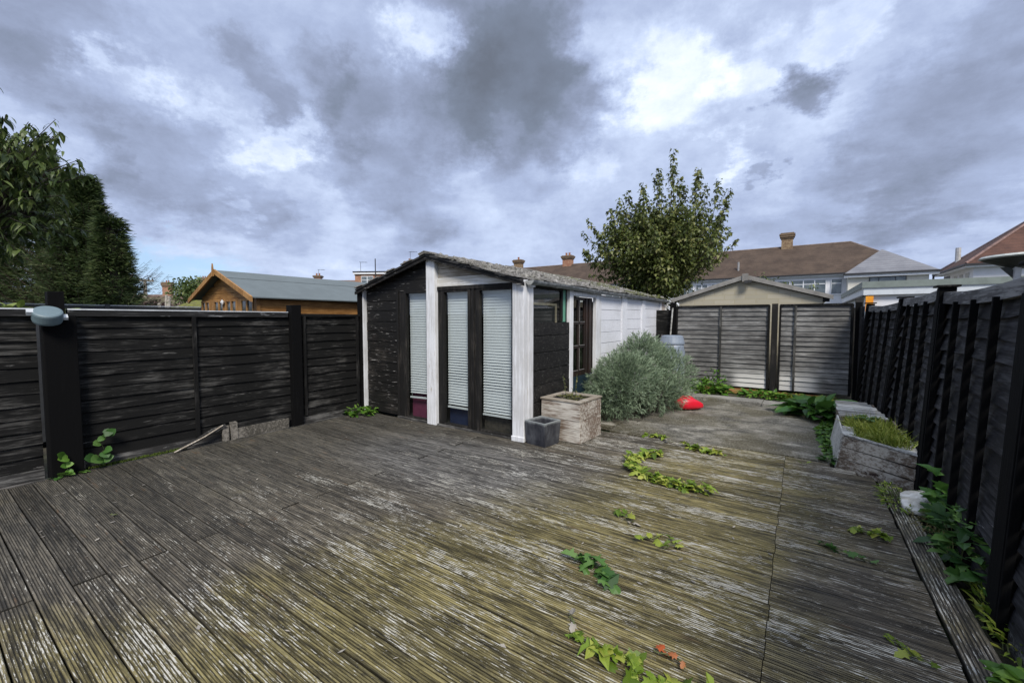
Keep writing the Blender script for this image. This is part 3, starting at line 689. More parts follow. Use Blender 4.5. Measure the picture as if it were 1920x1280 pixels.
WEED=leafmat('weed_leaf',(.04,.10,.012),(.08,.19,.02),(.16,.28,.04))
DRY=leafmat('dry_leaf',(.16,.15,.13),(.28,.26,.23),(.4,.36,.3),.8,.1)
STEM=plain('green_stem',(.10,.12,.04),.7,.3); BARK=plain('bark',(.06,.05,.038),.9,.5,9,bmp=.4)
# ------------------------------------------------------------ ivy runners lying on the deck
def runner(name,label,pts,n_,size,seed,m=WILT,kind='ivy',h=.03,spread=.05,group=None,cat='ivy',dry=0):
    pts=[Vector((x,y,.012)) for x,y in pts]; c=pts[0].copy(); c.z=0
    root=empty(name,c,0,label,cat,group); r=random.Random(seed)
    L=Leaves(seed); cum=[0]
    for a,b in zip(pts[:-1],pts[1:]): cum.append(cum[-1]+(b-a).length)
    def at(t):
        t*=cum[-1]
        for i in range(len(pts)-1):
            if t<=cum[i+1]: return pts[i].lerp(pts[i+1],(t-cum[i])/max(1e-6,cum[i+1]-cum[i]))
        return pts[-1].copy()
    for i in range(n_):
        t=(i+r.random())/n_; p=at(t)+Vector((r.uniform(-1,1)*spread,r.uniform(-1,1)*spread,r.uniform(0,h))); a=r.uniform(0,6.283)
        L.leaf(p-c,Vector((math.cos(a),math.sin(a),r.uniform(-.1,.5))),(Vector((0,0,1))+rv3(r)*.5),size*r.uniform(.45,1.25),kind,r.uniform(-.7,.9),r.uniform(-.2,.9))
    L.build('leaves',m,root)
    st=[at(i/12)-c+Vector((r.uniform(-.01,.01),r.uniform(-.01,.01),.008+r.uniform(0,.008))) for i in range(13)]
    MB().tube(st,.003,5).build('stem',STEM,root)
    return root
runner('ivy_runner','long curved green ivy runner lying in a hook shape mid deck',[(-1.33,5.05),(-1.45,4.9),(-1.55,4.7),(-1.47,4.5),(-1.38,4.34),(-1.2,4.22),(-1.02,4.18),(-.85,4.2),(-.66,4.17)],300,.075,1,spread=.055,h=.07)
runner('ivy_runner','short bright ivy runner near the far edge of the deck, before the concrete',[(-1.2,5.6),(-1.05,5.56),(-.88,5.48),(-.72,5.42)],46,.085,2,spread=.05,h=.04)
runner('ivy_runner','small yellowing ivy scrap on the deck in front of the bush',[(-1.70,5.84),(-1.58,5.80),(-1.44,5.80)],24,.08,3,spread=.04)
runner('ivy_runner','little pale ivy leaf pair lying alone in the middle of the deck',[(-1.22,3.31),(-1.15,3.31),(-1.08,3.27)],7,.075,4,spread=.02,h=.03)
runner('ivy_runner','loose ring of a few ivy leaves on the deck, right of the middle',[(-.95,3.0),(-.84,3.05),(-.78,3.16),(-.68,3.08),(-.74,2.95)],13,.07,5,spread=.02)
runner('ivy_runner','leafy ivy sprig with large drooping green leaves on the near deck',[(-1.22,2.5),(-1.12,2.48),(-1.02,2.50),(-.96,2.42),(-.93,2.34)],26,.105,6,m=IVY,spread=.03,h=.05)
runner('ivy_runner','long trailing ivy runner along the bottom edge of the photo',[(-.90,1.87),(-.80,1.84),(-.70,1.84),(-.62,1.87),(-.54,1.82),(-.45,1.80),(-.36,1.84),(-.27,1.88),(-.18,1.90)],70,.075,7,spread=.022,h=.04)
runner('ivy_runner','wilted yellow ivy tuft on the right side of the deck by the edge board',[(.36,4.06),(.44,4.04),(.50,4.07),(.56,3.98)],22,.07,8,m=WILT,spread=.03)
runner('ivy_runner','thin dark ivy stem with four leaves on the right of the deck',[(.15,3.70),(.22,3.66),(.30,3.6),(.37,3.58),(.43,3.57)],13,.06,9,m=IVY,spread=.012,h=.015)
runner('ivy_runner','sparse dry ivy stem near the bottom right corner of the deck',[(.40,2.78),(.45,2.72),(.50,2.66),(.55,2.63)],8,.055,10,m=WILT,spread=.01,h=.015)
runner('ivy_leaf','single pale ivy leaf lying on the far deck near the raised bed',[(.06,5.62),(.11,5.62)],2,.10,11,spread=.01,cat='leaf')
runner('dead_leaf','curled grey dead leaf on the deck beside the pale leaf pair',[(-1.10,3.25),(-1.03,3.22)],3,.07,12,m=DRY,spread=.008,cat='leaf')
runner('dead_leaf','red and orange dead leaf at the bottom edge of the deck',[(-.53,2.0),(-.46,2.02),(-.40,2.0)],4,.06,13,m=leafmat('red_leaf',(.35,.05,.02),(.45,.12,.03),(.4,.2,.1)),spread=.008,cat='leaf')
runner('dead_leaf','grey curled dead leaf standing above the long bottom runner',[(-.97,1.98),(-.93,1.95)],2,.06,14,m=DRY,spread=.008,h=.03,cat='leaf')
runner('dead_leaf','pale broken leaf pieces on the deck below the bush',[(-1.42,5.66),(-1.30,5.64)],5,.06,15,m=DRY,spread=.03,cat='leaf')
runner('dead_leaf','small straw coloured leaf on the dark boards at the far left',[(-4.62,.93),(-4.58,.96)],1,.09,16,m=DRY,kind='lance',spread=.002,h=0,cat='leaf')
# scattered tiny debris
dr=random.Random(31); L=Leaves(31)
for i in range(420):
    x=dr.uniform(-5.8,.6); y=dr.uniform(.5,4.6); a=dr.uniform(0,6.28)
    L.kite(Vector((x,y,.006)),Vector((math.cos(a),math.sin(a),.05)),Vector((0,0,1)),dr.choice([.012,.018,.03,.045]),dr.uniform(.12,.5),0)
tag(L.build('leaf_litter',DRY),'tiny dry leaf and twig scraps strewn over the deck','litter',kind='stuff')
# ------------------------------------------------------------ weeds and plants
def clump(name,label,c,rad,n_,size,seed,m=WEED,kind='oval',ht=.15,up=.6,cat='weeds',group=None,sq=(1,1),stems=True):
    root=empty(name,c,0,label,cat,group); r=random.Random(seed); L=Leaves(seed); S=MB()
    for i in range(n_):
        a=r.uniform(0,6.283); q=rad*math.sqrt(r.random()); hz=ht*r.random()*(1.1-.6*q/rad)
        p=Vector((q*math.cos(a)*sq[0],q*math.sin(a)*sq[1],hz))
        d=Vector((math.cos(a)*1.0+r.gauss(0,.5),math.sin(a)*1.0+r.gauss(0,.5),up*r.uniform(.1,1.6)-.1))
        L.leaf(p,d,Vector((0,0,1))+rv3(r)*.4,size*r.uniform(.6,1.3),kind,r.uniform(0,.4),r.uniform(.1,.7))
        if stems and i%6==0: S.tube([(p.x*.4,p.y*.4,-.03),(p.x*.7,p.y*.7,hz*.6),tuple(p)],.003,4)
    L.build('leaves',m,root)
    if stems and S.v: S.build('stem',STEM,root)
    return root
clump('weed_clump','bright green weed clump at the foot of the shed front left corner',(-6.15,4.42,0),.24,110,.085,40,ht=.15,kind='ivy')
clump('weed_clump','lush green weeds beside the bush against the left back fence panel',(-1.75,9.95,0),.50,420,.14,41,ht=.30,sq=(1.1,.6))
clump('weed_clump','tall flowering weeds standing before the left back fence panel',(-1.55,10.2,0),.28,150,.09,42,ht=.55,sq=(1,.5),up=1)
clump('weed_clump','low leafy weeds at the foot of the middle back fence post',(-.55,10.15,0),.38,260,.13,43,ht=.14,sq=(1.3,.6))
clump('weed_clump','low weeds under the right back fence panel',(.15,10.1,0),.40,230,.11,44,m=WILT,ht=.12,sq=(1.3,.5))
DOCK=leafmat('dock_leaf',(.02,.06,.012),(.04,.12,.02),(.10,.20,.04),.35)
clump('dock_plant','large dark broad leaved dock plant behind the slatted crate',(.27,8.75,0),.34,130,.34,45,m=DOCK,kind='oval',ht=.25,sq=(1,1.2))
clump('ground_cover','strip of small green ground cover along the raised bed side',(.38,7.25,-.03),.26,460,.06,46,ht=.08,sq=(.45,4.2),kind='round')
clump('ground_cover','ivy leaves poking out at the near left foot of the raised bed',(.33,5.93,0),.1,22,.08,47,m=IVY,ht=.08,kind='ivy')
clump('ground_cover','yellow wilted creeper trailing over the edge board end',(.74,5.0,.02),.2,190,.05,48,m=WILT,ht=.06,sq=(.5,1.8),kind='lance')
clump('ivy_plant','large dark green ivy plant growing between deck edge and right fence',(.93,4.0,-.03),.16,110,.12,49,m=IVY,kind='ivy',ht=.40,sq=(.45,3.6),cat='ivy')
clump('ivy_plant','brighter ivy shoot climbing the right fence above the white stone',(.97,4.62,.02),.12,46,.12,50,m=leafmat('fresh_ivy',(.04,.11,.02),(.08,.2,.03),(.16,.3,.06)),kind='ivy',ht=.42,sq=(.5,1.5),cat='ivy',up=.9)
clump('ivy_plant','bright green leaves at the very bottom right corner of the photo',(.84,2.60,0),.10,60,.055,51,m=WEED,kind='round',ht=.12,cat='ivy')
clump('dry_moss_heap','heap of dry yellowish moss behind the white stone',(.90,4.55,0),.15,420,.03,52,m=leafmat('dry_moss',(.10,.09,.03),(.18,.16,.06),(.28,.25,.12)),kind='lance',ht=.09,sq=(.8,1.8),cat='moss',stems=False)
clump('weed_clump','sparse grassy weeds on the soil by the lower right fence',(.95,3.3,-.04),.15,160,.07,53,m=WILT,kind='lance',ht=.1,sq=(.5,3),up=1.4)
# left fence plants
def vine(name,label,base,pts,sizes,seed,m=IVY):
    root=empty(name,base,0,label,'plant'); r=random.Random(seed); L=Leaves(seed)
    MB().tube([Vector(p) for p in pts],.003,5).build('stem',STEM,root)
    for i,p in enumerate(pts[1:]):
        for k in range(2):
            p_=Vector(p)+Vector((.02,r.uniform(-.03,.03),r.uniform(-.02,.02)))
            L.leaf(p_,Vector((.5,r.uniform(-1,1),r.uniform(-.6,.5))),Vector((1,r.uniform(-.4,.4),.6)),sizes[i%len(sizes)],'round',.1,.2)
    L.build('leaves',m,root)
vine('creeper','green round leaved creeper climbing the left fence right of the lamp post',(-6.27,1.22,0),[(0,0,.0),(0,.02,.07),(0,-.04,.12),(0,.02,.19),(0,.0,.26),(0,.04,.33),(0,.03,.37)],[.09,.12,.09,.07,.06],60)
vine('creeper','small pale leaved seedling at the foot of the lamp post',(-6.20,.93,0),[(0,0,0),(0,.01,.06),(0,.02,.12),(0,.0,.19)],[.05,.06,.09],61,WEED)
clump('weed_clump','few dull leaves at the deck edge below the lamp post',(-6.22,.93,.0),.09,16,.07,62,m=IVY,kind='round',ht=.03,sq=(.6,1.6))
mm=MB(); r=random.Random(3)
Lm=Leaves(63)
for i in range(2600):
    y=r.uniform(1.1,2.0); x=r.gauss(-6.30,.022); Lm.kite(Vector((x,y,-.02+.035*r.random())),rv3(r,1.5),rv3(r),r.uniform(.012,.03),.35,.1)
tag(Lm.build('moss',leafmat('bright_moss',(.03,.05,.006),(.06,.09,.01),(.10,.14,.02),.9,.1)),'green moss along the foot of the left fence','moss',kind='stuff')
# ------------------------------------------------------------ lavender bush
def lavender():
    root=empty('lavender_bush',(-2.25,7.6,0),0,'big rounded grey green lavender bush beside the white shed wall','bush')
    r=random.Random(9); L=Leaves(9); FL=Leaves(10)
    blobs=[((-.24,-.70,.42),(.48,.75,.56)),((-.05,.30,.50),(.50,.85,.62)),((.12,.95,.45),(.50,.80,.55)),((-.10,.1,.85),(.40,.60,.45)),((-.30,-.95,.35),(.34,.45,.42)),((.25,.2,.30),(.36,.9,.35)),((-.1,-.75,.55),(.5,.6,.5))]
    for t in range(9000):
        (c,s)=r.choice(blobs); d=rv3(r,.35)
        if d.z<-.8: continue
        q=r.choice((r.uniform(.80,1.02),r.uniform(.80,1.02),r.uniform(.5,.8)))*(1+.16*mnoise.noise(Vector((d.x*3.1+c[1],d.y*3.1,d.z*3.1+c[0]*5)))); p=Vector((c[0]+d.x*s[0]*q,c[1]+d.y*s[1]*q,c[2]+d.z*s[2]*q))
        if p.z<.02 or p.x<-.70: continue
        tone=min(1,max(0,.5+.8*mnoise.noise(Vector((p.x*3,p.y*3,p.z*3)))+r.uniform(-.15,.15)))
        ax=(d+Vector((0,0,.25))+rv3(r)*.5).normalized()
        for k in range(9):
            dd_=(ax+rv3(r)*.55).normalized(); L.kite(p+ax*(k*.011)-ax*.02,dd_,rv3(r),r.uniform(.032,.066),.18,.1,min(1,max(0,tone+r.uniform(-.25,.25))))
        if r.random()<.05 and d.z>.1:
            for k in range(5): FL.kite(p+ax*(.09+k*.012),(ax+rv3(r)*.7),rv3(r),.022,.5)
    L.build('foliage',leafmat('lavender_leaf',(.085,.12,.07),(.185,.25,.155),(.32,.40,.27),.7,.15),root)
    FL.build('flowers',leafmat('faded_lavender_flower',(.13,.11,.11),(.19,.16,.18),(.25,.22,.24),.8,.1),root)
    S=MB()
    for i in range(60):
        a=r.uniform(0,6.28); S.tube([(0+r.uniform(-.2,.2),r.uniform(-.7,.9),-.05),(.3*math.cos(a),.9*math.sin(a),.35),(.40*math.cos(a),1.0*math.sin(a),.6)],[.012,.007,.003],5)
    S.build('stem',BARK,root)
lavender()
# ------------------------------------------------------------ planters
def wood_planter():
    root=empty('wooden_planter',(-2.585,5.25,0),R(-4),'square weathered wooden planter box with flaking boards beside the shed corner','planter')
    H=.53; w_=.30
    for (nm,rz) in (('front',0),('right',1),('back',2),('left',3)):
        mb=MB(); r=random.Random(rz+3); z=.0; hs=[.16,.13,.12,.12]
        M=rot3(0,0,R(90)*rz)
        for i,h in enumerate(hs):
            dx=r.uniform(-.003,.003); e=w_-(.0 if rz%2==0 else .026)
            mb.box(-e,e,-w_+dx,-w_+.025+dx,z+.002,z+h-.002,M,j=.0025); z+=h
        mb.build('side_board',PLANT,root,bevel=.003)
    mb=MB(); 
    for sx in(-1,1):
        for sy in(-1,1): mb.box(sx*.255-.02,sx*.255+.02,sy*.255-.02,sy*.255+.02,0,.50)
    mb.build('corner_post',PLANT,root)
    rim=MB(); R0,R1=.312,.225
    for rz in range(4):
        M=rot3(0,0,R(90)*rz); rim.prism([(-R0,-R0),(R0-.002,-R0),(R1-.002,-R1),(-R1,-R1)],'z',H,H+.022,M)
    rim.build('rim',BAREW,root,bevel=.003)
    MB().box(-.27,.27,-.27,.27,.36,.47,j=.01).build('soil',plain('potting_soil',(.02,.016,.012),.95,.5,20,bmp=.5),root)
    L=Leaves(70); r=random.Random(70); S=MB()
    for i in range(70):
        a=r.uniform(0,6.28); q=r.uniform(0,.18); L.leaf(Vector((q*math.cos(a),q*math.sin(a)+.03,.47+r.uniform(0,.07))),Vector((math.cos(a),math.sin(a),r.uniform(.1,1.2))),Vector((0,0,1)),r.uniform(.04,.09),'oval',.2,.3)
    for (x,y,h,lx) in [(-.10,.05,.36,-.07),(.02,.06,.40,.03),(-.02,.02,.2,.03)]:
        S.tube([(x,y,.46),(x+lx*.5,y,.46+h*.5),(x+lx,y,.46+h)],.0035,5)
        for k in range(7):
            t=.3+k*.1; L.leaf(Vector((x+lx*t,y,.46+h*t)),rv3(r,.2),Vector((0,0,1)),.045,'oval')
    L.build('leaves',leafmat('olive_weed',(.07,.08,.02),(.12,.13,.04),(.19,.18,.07)),root); S.build('stem',STEM,root)
wood_planter()
def small_planter():
    root=empty('cube_planter',(-2.735,4.72,0),R(-9),'small dark grey square planter pot in front of the wooden planter','planter')
    m,nn,b=mat('lead_grey_glaze'); c=ocoord(nn); f=nn.noise(nn.map(c,(5,5,2)),1.6,6,.7); g=nn.noise(c,30,4,.7); x,y,z=nn.sep(nn.new('ShaderNodeTexCoord').outputs['Object'])
    col=nn.mix(nn.mr(f,.38,.7),(.018,.019,.026),(.085,.09,.10)); col=nn.mix(nn.m('MULTIPLY',nn.mr(nn.m('ADD',z,nn.m('MULTIPLY',f,.06)),.30,.335),.8),col,(.27,.29,.29)); col=nn.mix(nn.mr(g,.64,.72,0,.5),col,(.2,.21,.22))
    nn.put(b.inputs['Base Color'],col); b.inputs['Roughness'].default_value=.55; bump(nn,b,f,.2,.003)
    a,b_,h,t=.150,.168,.31,.016
    A=[(-a,-a),(a,-a),(a,a),(-a,a)]; B=[(-b_,-b_),(b_,-b_),(b_,b_),(-b_,b_)]; C_=[(-b_+t,-b_+t),(b_-t,-b_+t),(b_-t,b_-t),(-b_+t,b_-t)]; D_=[(x*.9,y*.9) for x,y in C_]
    mb=MB(); mb.add([(x,y,0) for x,y in A]+[(x,y,h) for x,y in B]+[(x,y,h) for x,y in C_]+[(x,y,.10) for x,y in D_],
      [(3,2,1,0)]+[(i,(i+1)%4,4+(i+1)%4,4+i) for i in range(4)]+[(4+i,4+(i+1)%4,8+(i+1)%4,8+i) for i in range(4)]+[(8+i,8+(i+1)%4,12+(i+1)%4,12+i) for i in range(4)])
    mb.build('pot',m,root,bevel=.004)
    MB().box(-.128,.128,-.128,.128,.09,.14,j=.006).build('soil',plain('wet_soil',(.01,.009,.008),.7,.4,30),root)
small_planter()
# ------------------------------------------------------------ raised bed and slatted crate by the right fence
def raised_bed():
    root=empty('raised_bed',(.38,5.82,0),0,'long weathered wooden raised bed full of grass against the right fence','raised bed')
    # corners: front plank lower left (0,0), fence side x .66
    mb=MB(); 
    for i,(z0,z1) in enumerate([(-.03,.095),(.098,.22),(.223,.345)]):
        l0=.055*z0/.37; l1=.055*z1/.37; o=(i-1)*.004
        mb.add([(l0,o-.0,z0),(.575,-.36+o,z0-.03),(.59,-.33+o,z0-.03),(l0,.03+o,z0),(l1,o+.004,z1),(.60,-.36+o,z1-.045),(.615,-.33+o,z1-.045),(l1,.034+o,z1)],[(3,2,1,0),(4,5,6,7),(0,1,5,4),(1,2,6,5),(2,3,7,6),(3,0,4,7)])
    mb.build('front_board',PLANTB,root,bevel=.003)
    mb=MB(); mb.add([(-.012,.0,-.03),(.002,.0,-.03),(.002,1.15,-.03),(-.012,1.15,-.03),(.042,.0,.365),(.058,.0,.365),(.075,1.15,.36),(.058,1.15,.36)],[(3,2,1,0),(4,5,6,7),(0,1,5,4),(1,2,6,5),(2,3,7,6),(3,0,4,7)])
    mb.build('side_board',SLATW,root,bevel=.002)
    mb=MB(); mb.add([(.565,-.32,0),(.585,-.33,0),(.62,1.1,0),(.60,1.1,0),(.59,-.32,.29),(.61,-.33,.29),(.62,1.1,.36),(.6,1.1,.36)],[(3,2,1,0),(4,5,6,7),(0,1,5,4),(1,2,6,5),(2,3,7,6),(3,0,4,7)])
    mb.build('side_board',PLANTB,root)
    mb=MB(); mb.add([(.05,.0,.352),(.61,-.37,.303),(.62,-.32,.303),(.05,.05,.352),(.05,.0,.368),(.61,-.37,.318),(.62,-.32,.318),(.05,.05,.368)],[(3,2,1,0),(4,5,6,7),(0,1,5,4),(1,2,6,5),(2,3,7,6),(3,0,4,7)])
    mb.add([(.05,.055,.352),(.16,.04,.352),(.17,.42,.352),(.07,.44,.352),(.05,.055,.366),(.16,.04,.366),(.17,.42,.366),(.07,.44,.366)],[(3,2,1,0),(4,5,6,7),(0,1,5,4),(1,2,6,5),(2,3,7,6),(3,0,4,7)])
    mb.add([(.46,-.20,.318),(.61,-.31,.306),(.64,.4,.330),(.55,.35,.333),(.46,-.20,.332),(.61,-.31,.320),(.64,.4,.344),(.55,.35,.347)],[(3,2,1,0),(4,5,6,7),(0,1,5,4),(1,2,6,5),(2,3,7,6),(3,0,4,7)])
    mb.build('rim',SLATW,root,bevel=.002)
    MB().prism([(.07,.03),(.58,-.29),(.62,1.08),(.08,1.08)],'z',.2,.29).build('soil',plain('bed_soil',(.025,.02,.013),.95,.5,20),root)
    L=Leaves(80); r=random.Random(80)
    for i in range(3800):
        x=r.uniform(.15,.56); y=r.uniform(.05-(x-.07)*.55,.95); h=r.uniform(.03,.11)*(1+1.0*mnoise.noise(Vector((x*6,y*6,0)))); 
        if r.random()<.012: h=r.uniform(.15,.24)
        L.kite(Vector((x,y,.30)),Vector((r.gauss(0,.55),r.gauss(0,.55),1)),rv3(r),h+.03,.09 if h<.14 else .03,.45)
    g=L.build('grass',leafmat('yellow_green_grass',(.12,.17,.02),(.24,.30,.04),(.40,.42,.10)),root); g['kind']='stuff'
    L=Leaves(81)
    for i in range(26): a=r.uniform(0,6.28); L.leaf(Vector((.30+r.gauss(0,.06),.90+r.gauss(0,.08),.36+r.random()*.05)),Vector((math.cos(a),math.sin(a),.3)),Vector((0,0,1)),.09,'round')
    L.build('leaves',IVY,root)
raised_bed()
def crate():
    root=empty('slatted_crate',(.50,6.98,0),0,'low crate with bleached white slats on top beyond the raised bed','crate')
    mb=MB(); r=random.Random(4)
    for i in range(9):
        y=.02+i*.135; mb.box(-.02+r.uniform(-.02,.01),.47-.012*i+r.uniform(-.01,.02),y,y+.115,.345+r.uniform(-.004,.004),.362,j=.004)
    mb.build('slat',SLATW,root,bevel=.002)
    mb=MB(); mb.box(0,.02,.0,1.2,-.05,.34); mb.box(.42,.44,.0,1.2,-.05,.34); mb.box(.021,.419,.0,.02,-.05,.34); mb.box(.021,.419,1.18,1.2,-.05,.34); mb.build('side_board',PLANTB,root)
crate()
# ------------------------------------------------------------ red plastic scoop-like toy shell by the bush
def red_thing():
    root=empty('red_watering_can',(-1.60,8.06,0.0),R(35),'bright red plastic watering can lying on its side under the bush','watering can')
    RED=plain('red_plastic',(.62,.012,.03),.3,.12,4,bmp=0)
    mb=MB(); K=16; prof=[(-.27,.02),(-.25,.085),(-.18,.125),(-.08,.135),(.02,.125),(.12,.095),(.19,.065),(.225,.045)]
    o=0
    for (x,rr) in prof:
        for q in range(K):
            a=2*math.pi*q/K; rib=1+.10*math.cos(a*3+.6); mb.v.append((x,rr*math.cos(a)*rib*1.05,.10+rr*.82*math.sin(a)*rib-max(0,x)*.18))
    for i in range(len(prof)-1):
        for q in range(K): a=i*K+q; b=i*K+(q+1)%K; mb.f.append((a,b,b+K,a+K))
    mb.f.append(tuple(range(K))[::-1])
    n0=(len(prof)-1)*K; inner=len(mb.v)
    for q in range(K):
        v=mb.v[n0+q]; mb.v.append((v[0]-.0,v[1]*.7,.06+(v[2]-.06)*.7))
    for q in range(K): mb.v.append((.12,mb.v[inner+q][1]*.9,mb.v[inner+q][2]))
    for q in range(K):
        mb.f.append((n0+q,n0+(q+1)%K,inner+(q+1)%K,inner+q)); mb.f.append((inner+q,inner+(q+1)%K,inner+K+(q+1)%K,inner+K+q))
    mb.f.append(tuple(inner+K+q for q in range(K)))
    mb.build('body',RED,root,smooth=True)
    MB().tube([(-.20,.0,.18),(-.12,-.01,.235),(0,-.02,.22),(.09,-.02,.155)],.014,8).build('handle',RED,root,smooth=True)
red_thing()
# ------------------------------------------------------------ water butt behind the bush
def butt():
    root=empty('water_butt',(-2.34,9.75,0),0,'pale blue grey plastic water butt behind the lavender bush','water butt')
    P=plain('grey_blue_plastic',(.22,.26,.32),.45,.15,5,bmp=.05)
    mb=MB(); mb.lathe([(.22,-.03),(.25,.15),(.27,.5),(.275,.9),(.25,1.0),(.245,1.08)],k=24); mb.build('barrel',P,root,smooth=True)
    mb=MB(); mb.lathe([(.262,1.07),(.262,1.10),(.235,1.20),(.225,1.245),(.18,1.26),(.0,1.262)],k=24,cap=False); mb.build('lid',P,root)
butt()
# pole leaning behind
t=MB().tube([(-2.58,10.5,.9),(-2.53,10.55,1.88)],.017,6); tag(t.build('garden_cane',SLATW),'pale pole leaning against the dark post at the left end of the back fence','pole')
# ------------------------------------------------------------ lamp on the left post
def drum_lamp():
    root=empty('drum_lamp',(-6.16,.86,1.665),0,'round blue grey drum shaped lamp fixed to the front of the left fence post','lamp')
    G=plain('blue_grey_metal',(.12,.17,.19),.5,.12,8,bmp=.05)
    M=rot3(0,R(33),R(-4))      # face looks toward the garden and slightly down/up
    mb=MB(); mb.lathe([(.095,-.075),(.105,-.07),(.11,-.05),(.11,.02),(.105,.035),(.092,.042),(.0,.044)],k=32,M=M,cap=False); mb.lathe([(.095,-.075),(0,-.076)],k=32,M=M,cap=False)
    mb.build('drum',G,root,smooth=False)
    W=plain('white_bracket',(.55,.58,.60),.5)
    mb=MB(); mb.box(-.03,.03,.09,.14,-.045,-.015,M); mb.box(-.04,.02,-.14,-.09,.0,.04,M); mb.tube([(-.10,0,-.02),(0,0,-.01)],.03,10); mb.build('bracket',W,root)
drum_lamp()
# broken plank leaning at the left fence
def plank():
    root=empty('timber_offcut',(-6.2,1.86,0),0,'split timber offcut leaning up against the foot of the left fence','offcut')
    mb=MB().prism([(.0,.0),(.05,.0),(.56,.20),(.55,.235),(.40,.20)],'x',-.055,-.03); mb.build('board',GREYW,root)
    MB().tube([(-.0,-.02,.01),(-.02,.30,.12),(-.03,.52,.225)],.010,4).build('batten',BAREW,root)
    mb=MB(); mb.box(-.07,-.045,.52,.60,.0,.20,j=.006); mb.box(-.085,-.06,.66,1.4,.0,.14,j=.006); mb.box(-.08,-.05,.62,.70,0,.24,j=.01); mb.build('block',woodmat('rotting_wood',(.06,.055,.045),(.24,.22,.19),0,.7),root)
plank()
# white stone
def stone():
    mb=MB(); r=random.Random(2); K=14; J=9
    for j in range(J+1):
        th=math.pi*j/J
        for q in range(K):
            a=2*math.pi*q/K; v=Vector((math.sin(th)*math.cos(a),math.sin(th)*math.sin(a),math.cos(th)))
            k=1+.28*mnoise.noise(v*1.7+Vector((3,1,0)))+.1*mnoise.noise(v*5)
            mb.v.append((v.x*.13*k,v.y*.25*k,v.z*.085*k+.03))
    for j in range(J):
        for q in range(K): a=j*K+q; b=j*K+(q+1)%K; mb.f.append((a,b,b+K,a+K))
    o=mb.build('stone',plain('white_limestone',(.82,.80,.74),.85,.4,10,(.5,.46,.38),bmp=.8),loc=(.90,4.93,0),smooth=True); o.rotation_euler=(0,0,R(-20)); tag(o,'large white lump of stone on the soil beside the deck edge board','stone')
stone()
tag(MB().tube([(1.0,4.72,0),(1.03,4.78,.13)],.02,4).build('timber_stub',BAREW),'short pale timber stub on the soil at the foot of the right fence','timber stub')
# ------------------------------------------------------------ garage behind the back fence
def garage():
    root=empty('garage',(-1.1,11.5,0),0,'pale block garage with shallow grey sheet roof just behind the back fence','garage')
    m,nn,b=mat('yellowish_blockwork'); c=nn.new('ShaderNodeTexCoord').outputs['Object']; x,y,z=nn.sep(c)
    bk=nn.new('ShaderNodeTexBrick'); nn.put(bk.inputs[0],nn.comb(x,z,0.)); bk.inputs['Scale'].default_value=1; bk.inputs['Brick Width'].default_value=.45; bk.inputs['Row Height'].default_value=.11; bk.inputs['Mortar Size'].default_value=.008
    nn.put(bk.inputs['Color1'],(.36,.33,.25)); nn.put(bk.inputs['Color2'],(.43,.395,.305)); nn.put(bk.inputs['Mortar'],(.36,.32,.22))
    f=nn.noise(c,7,6,.7); nn.put(b.inputs['Base Color'],nn.mix(nn.mr(f,.55,.75,0,.6),bk.outputs[0],(.25,.22,.15))); b.inputs['Roughness'].default_value=.9
    bump(nn,b,bk.outputs['Fac'],-.4,.01)
    mb=MB().prism([(-1.50,0),(1.50,0),(1.50,2.08),(0,2.56),(-1.50,2.10)],'y',0,5.5); mb.build('wall',m,root)
    SHEET=plain('asbestos_sheet',(.27,.26,.24),.9,.35,4,bmp=.4)
    mb=MB()
    for s in(-1,1):
        mb.add([(0,-.06,2.66),(s*1.66,-.06,2.13),(s*1.66,5.7,2.13),(0,5.7,2.66),(0,-.06,2.615),(s*1.66,-.06,2.085),(s*1.66,5.7,2.085),(0,5.7,2.615)],[(0,1,2,3),(4,7,6,5),(0,4,5,1),(1,5,6,2),(2,6,7,3)])
    rf=mb.build('roof',SHEET,root)
    mb=MB()
    for s in(-1,1):
        mb.add([(0,-.10,2.67),(s*1.68,-.10,2.135),(s*1.68,-.10,2.045),(0,-.10,2.565),(0,-.062,2.67),(s*1.68,-.062,2.135),(s*1.68,-.062,2.045),(0,-.062,2.565)],[(0,1,2,3),(4,7,6,5),(0,4,5,1),(1,5,6,2),(2,6,7,3)])
    mb.build('verge',SHEET,rf)
    MB().box(-.06,.06,-.13,-.08,2.50,2.69,j=.003).build('finial',SHEET,rf)
    l=MB().box(-.01,.14,-.20,-.11,2.46,2.53,j=.01).build('security_light',plain('dark_lamp',(.05,.05,.05),.5),root)
    MB().box(1.50,1.62,-.02,.10,2.0,2.09).build('soffit_block',DARK,root)
garage()
# ------------------------------------------------------------ houses
def tiles(name,c1,c2,c3,row=.34,spk=.5):
    m,nn,b=mat(name); c=nn.new('ShaderNodeTexCoord').outputs['Object']; x,y,z=nn.sep(c)
    f=nn.noise(c,.9,6,.7); g=nn.noise(nn.map(c,(2.,2.,3.5)),3.5,5,.75); 
    rw=nn.m('FRACT',nn.m('DIVIDE',z,row*.62))
    col=nn.mix(nn.mr(f,.35,.65),c1,c2); col=nn.mix(nn.mr(g,.64,.70,0,spk),col,c3); col=nn.mix(nn.mr(rw,0,.3,.35,0.),col,(.02,.015,.012))
    nn.put(b.inputs['Base Color'],col); b.inputs['Roughness'].default_value=.9; bump(nn,b,nn.m('ADD',g,rw),.5,.05); return m
BROWNT=tiles('brown_tiles',(.048,.031,.021),(.082,.055,.038),(.26,.20,.15))
REDT=tiles('red_brown_tiles',(.065,.030,.022),(.11,.052,.036),(.22,.15,.07),spk=.35)
SLATE=tiles('grey_slate',(.15,.155,.175),(.20,.205,.225),(.26,.26,.28),.3,.2)
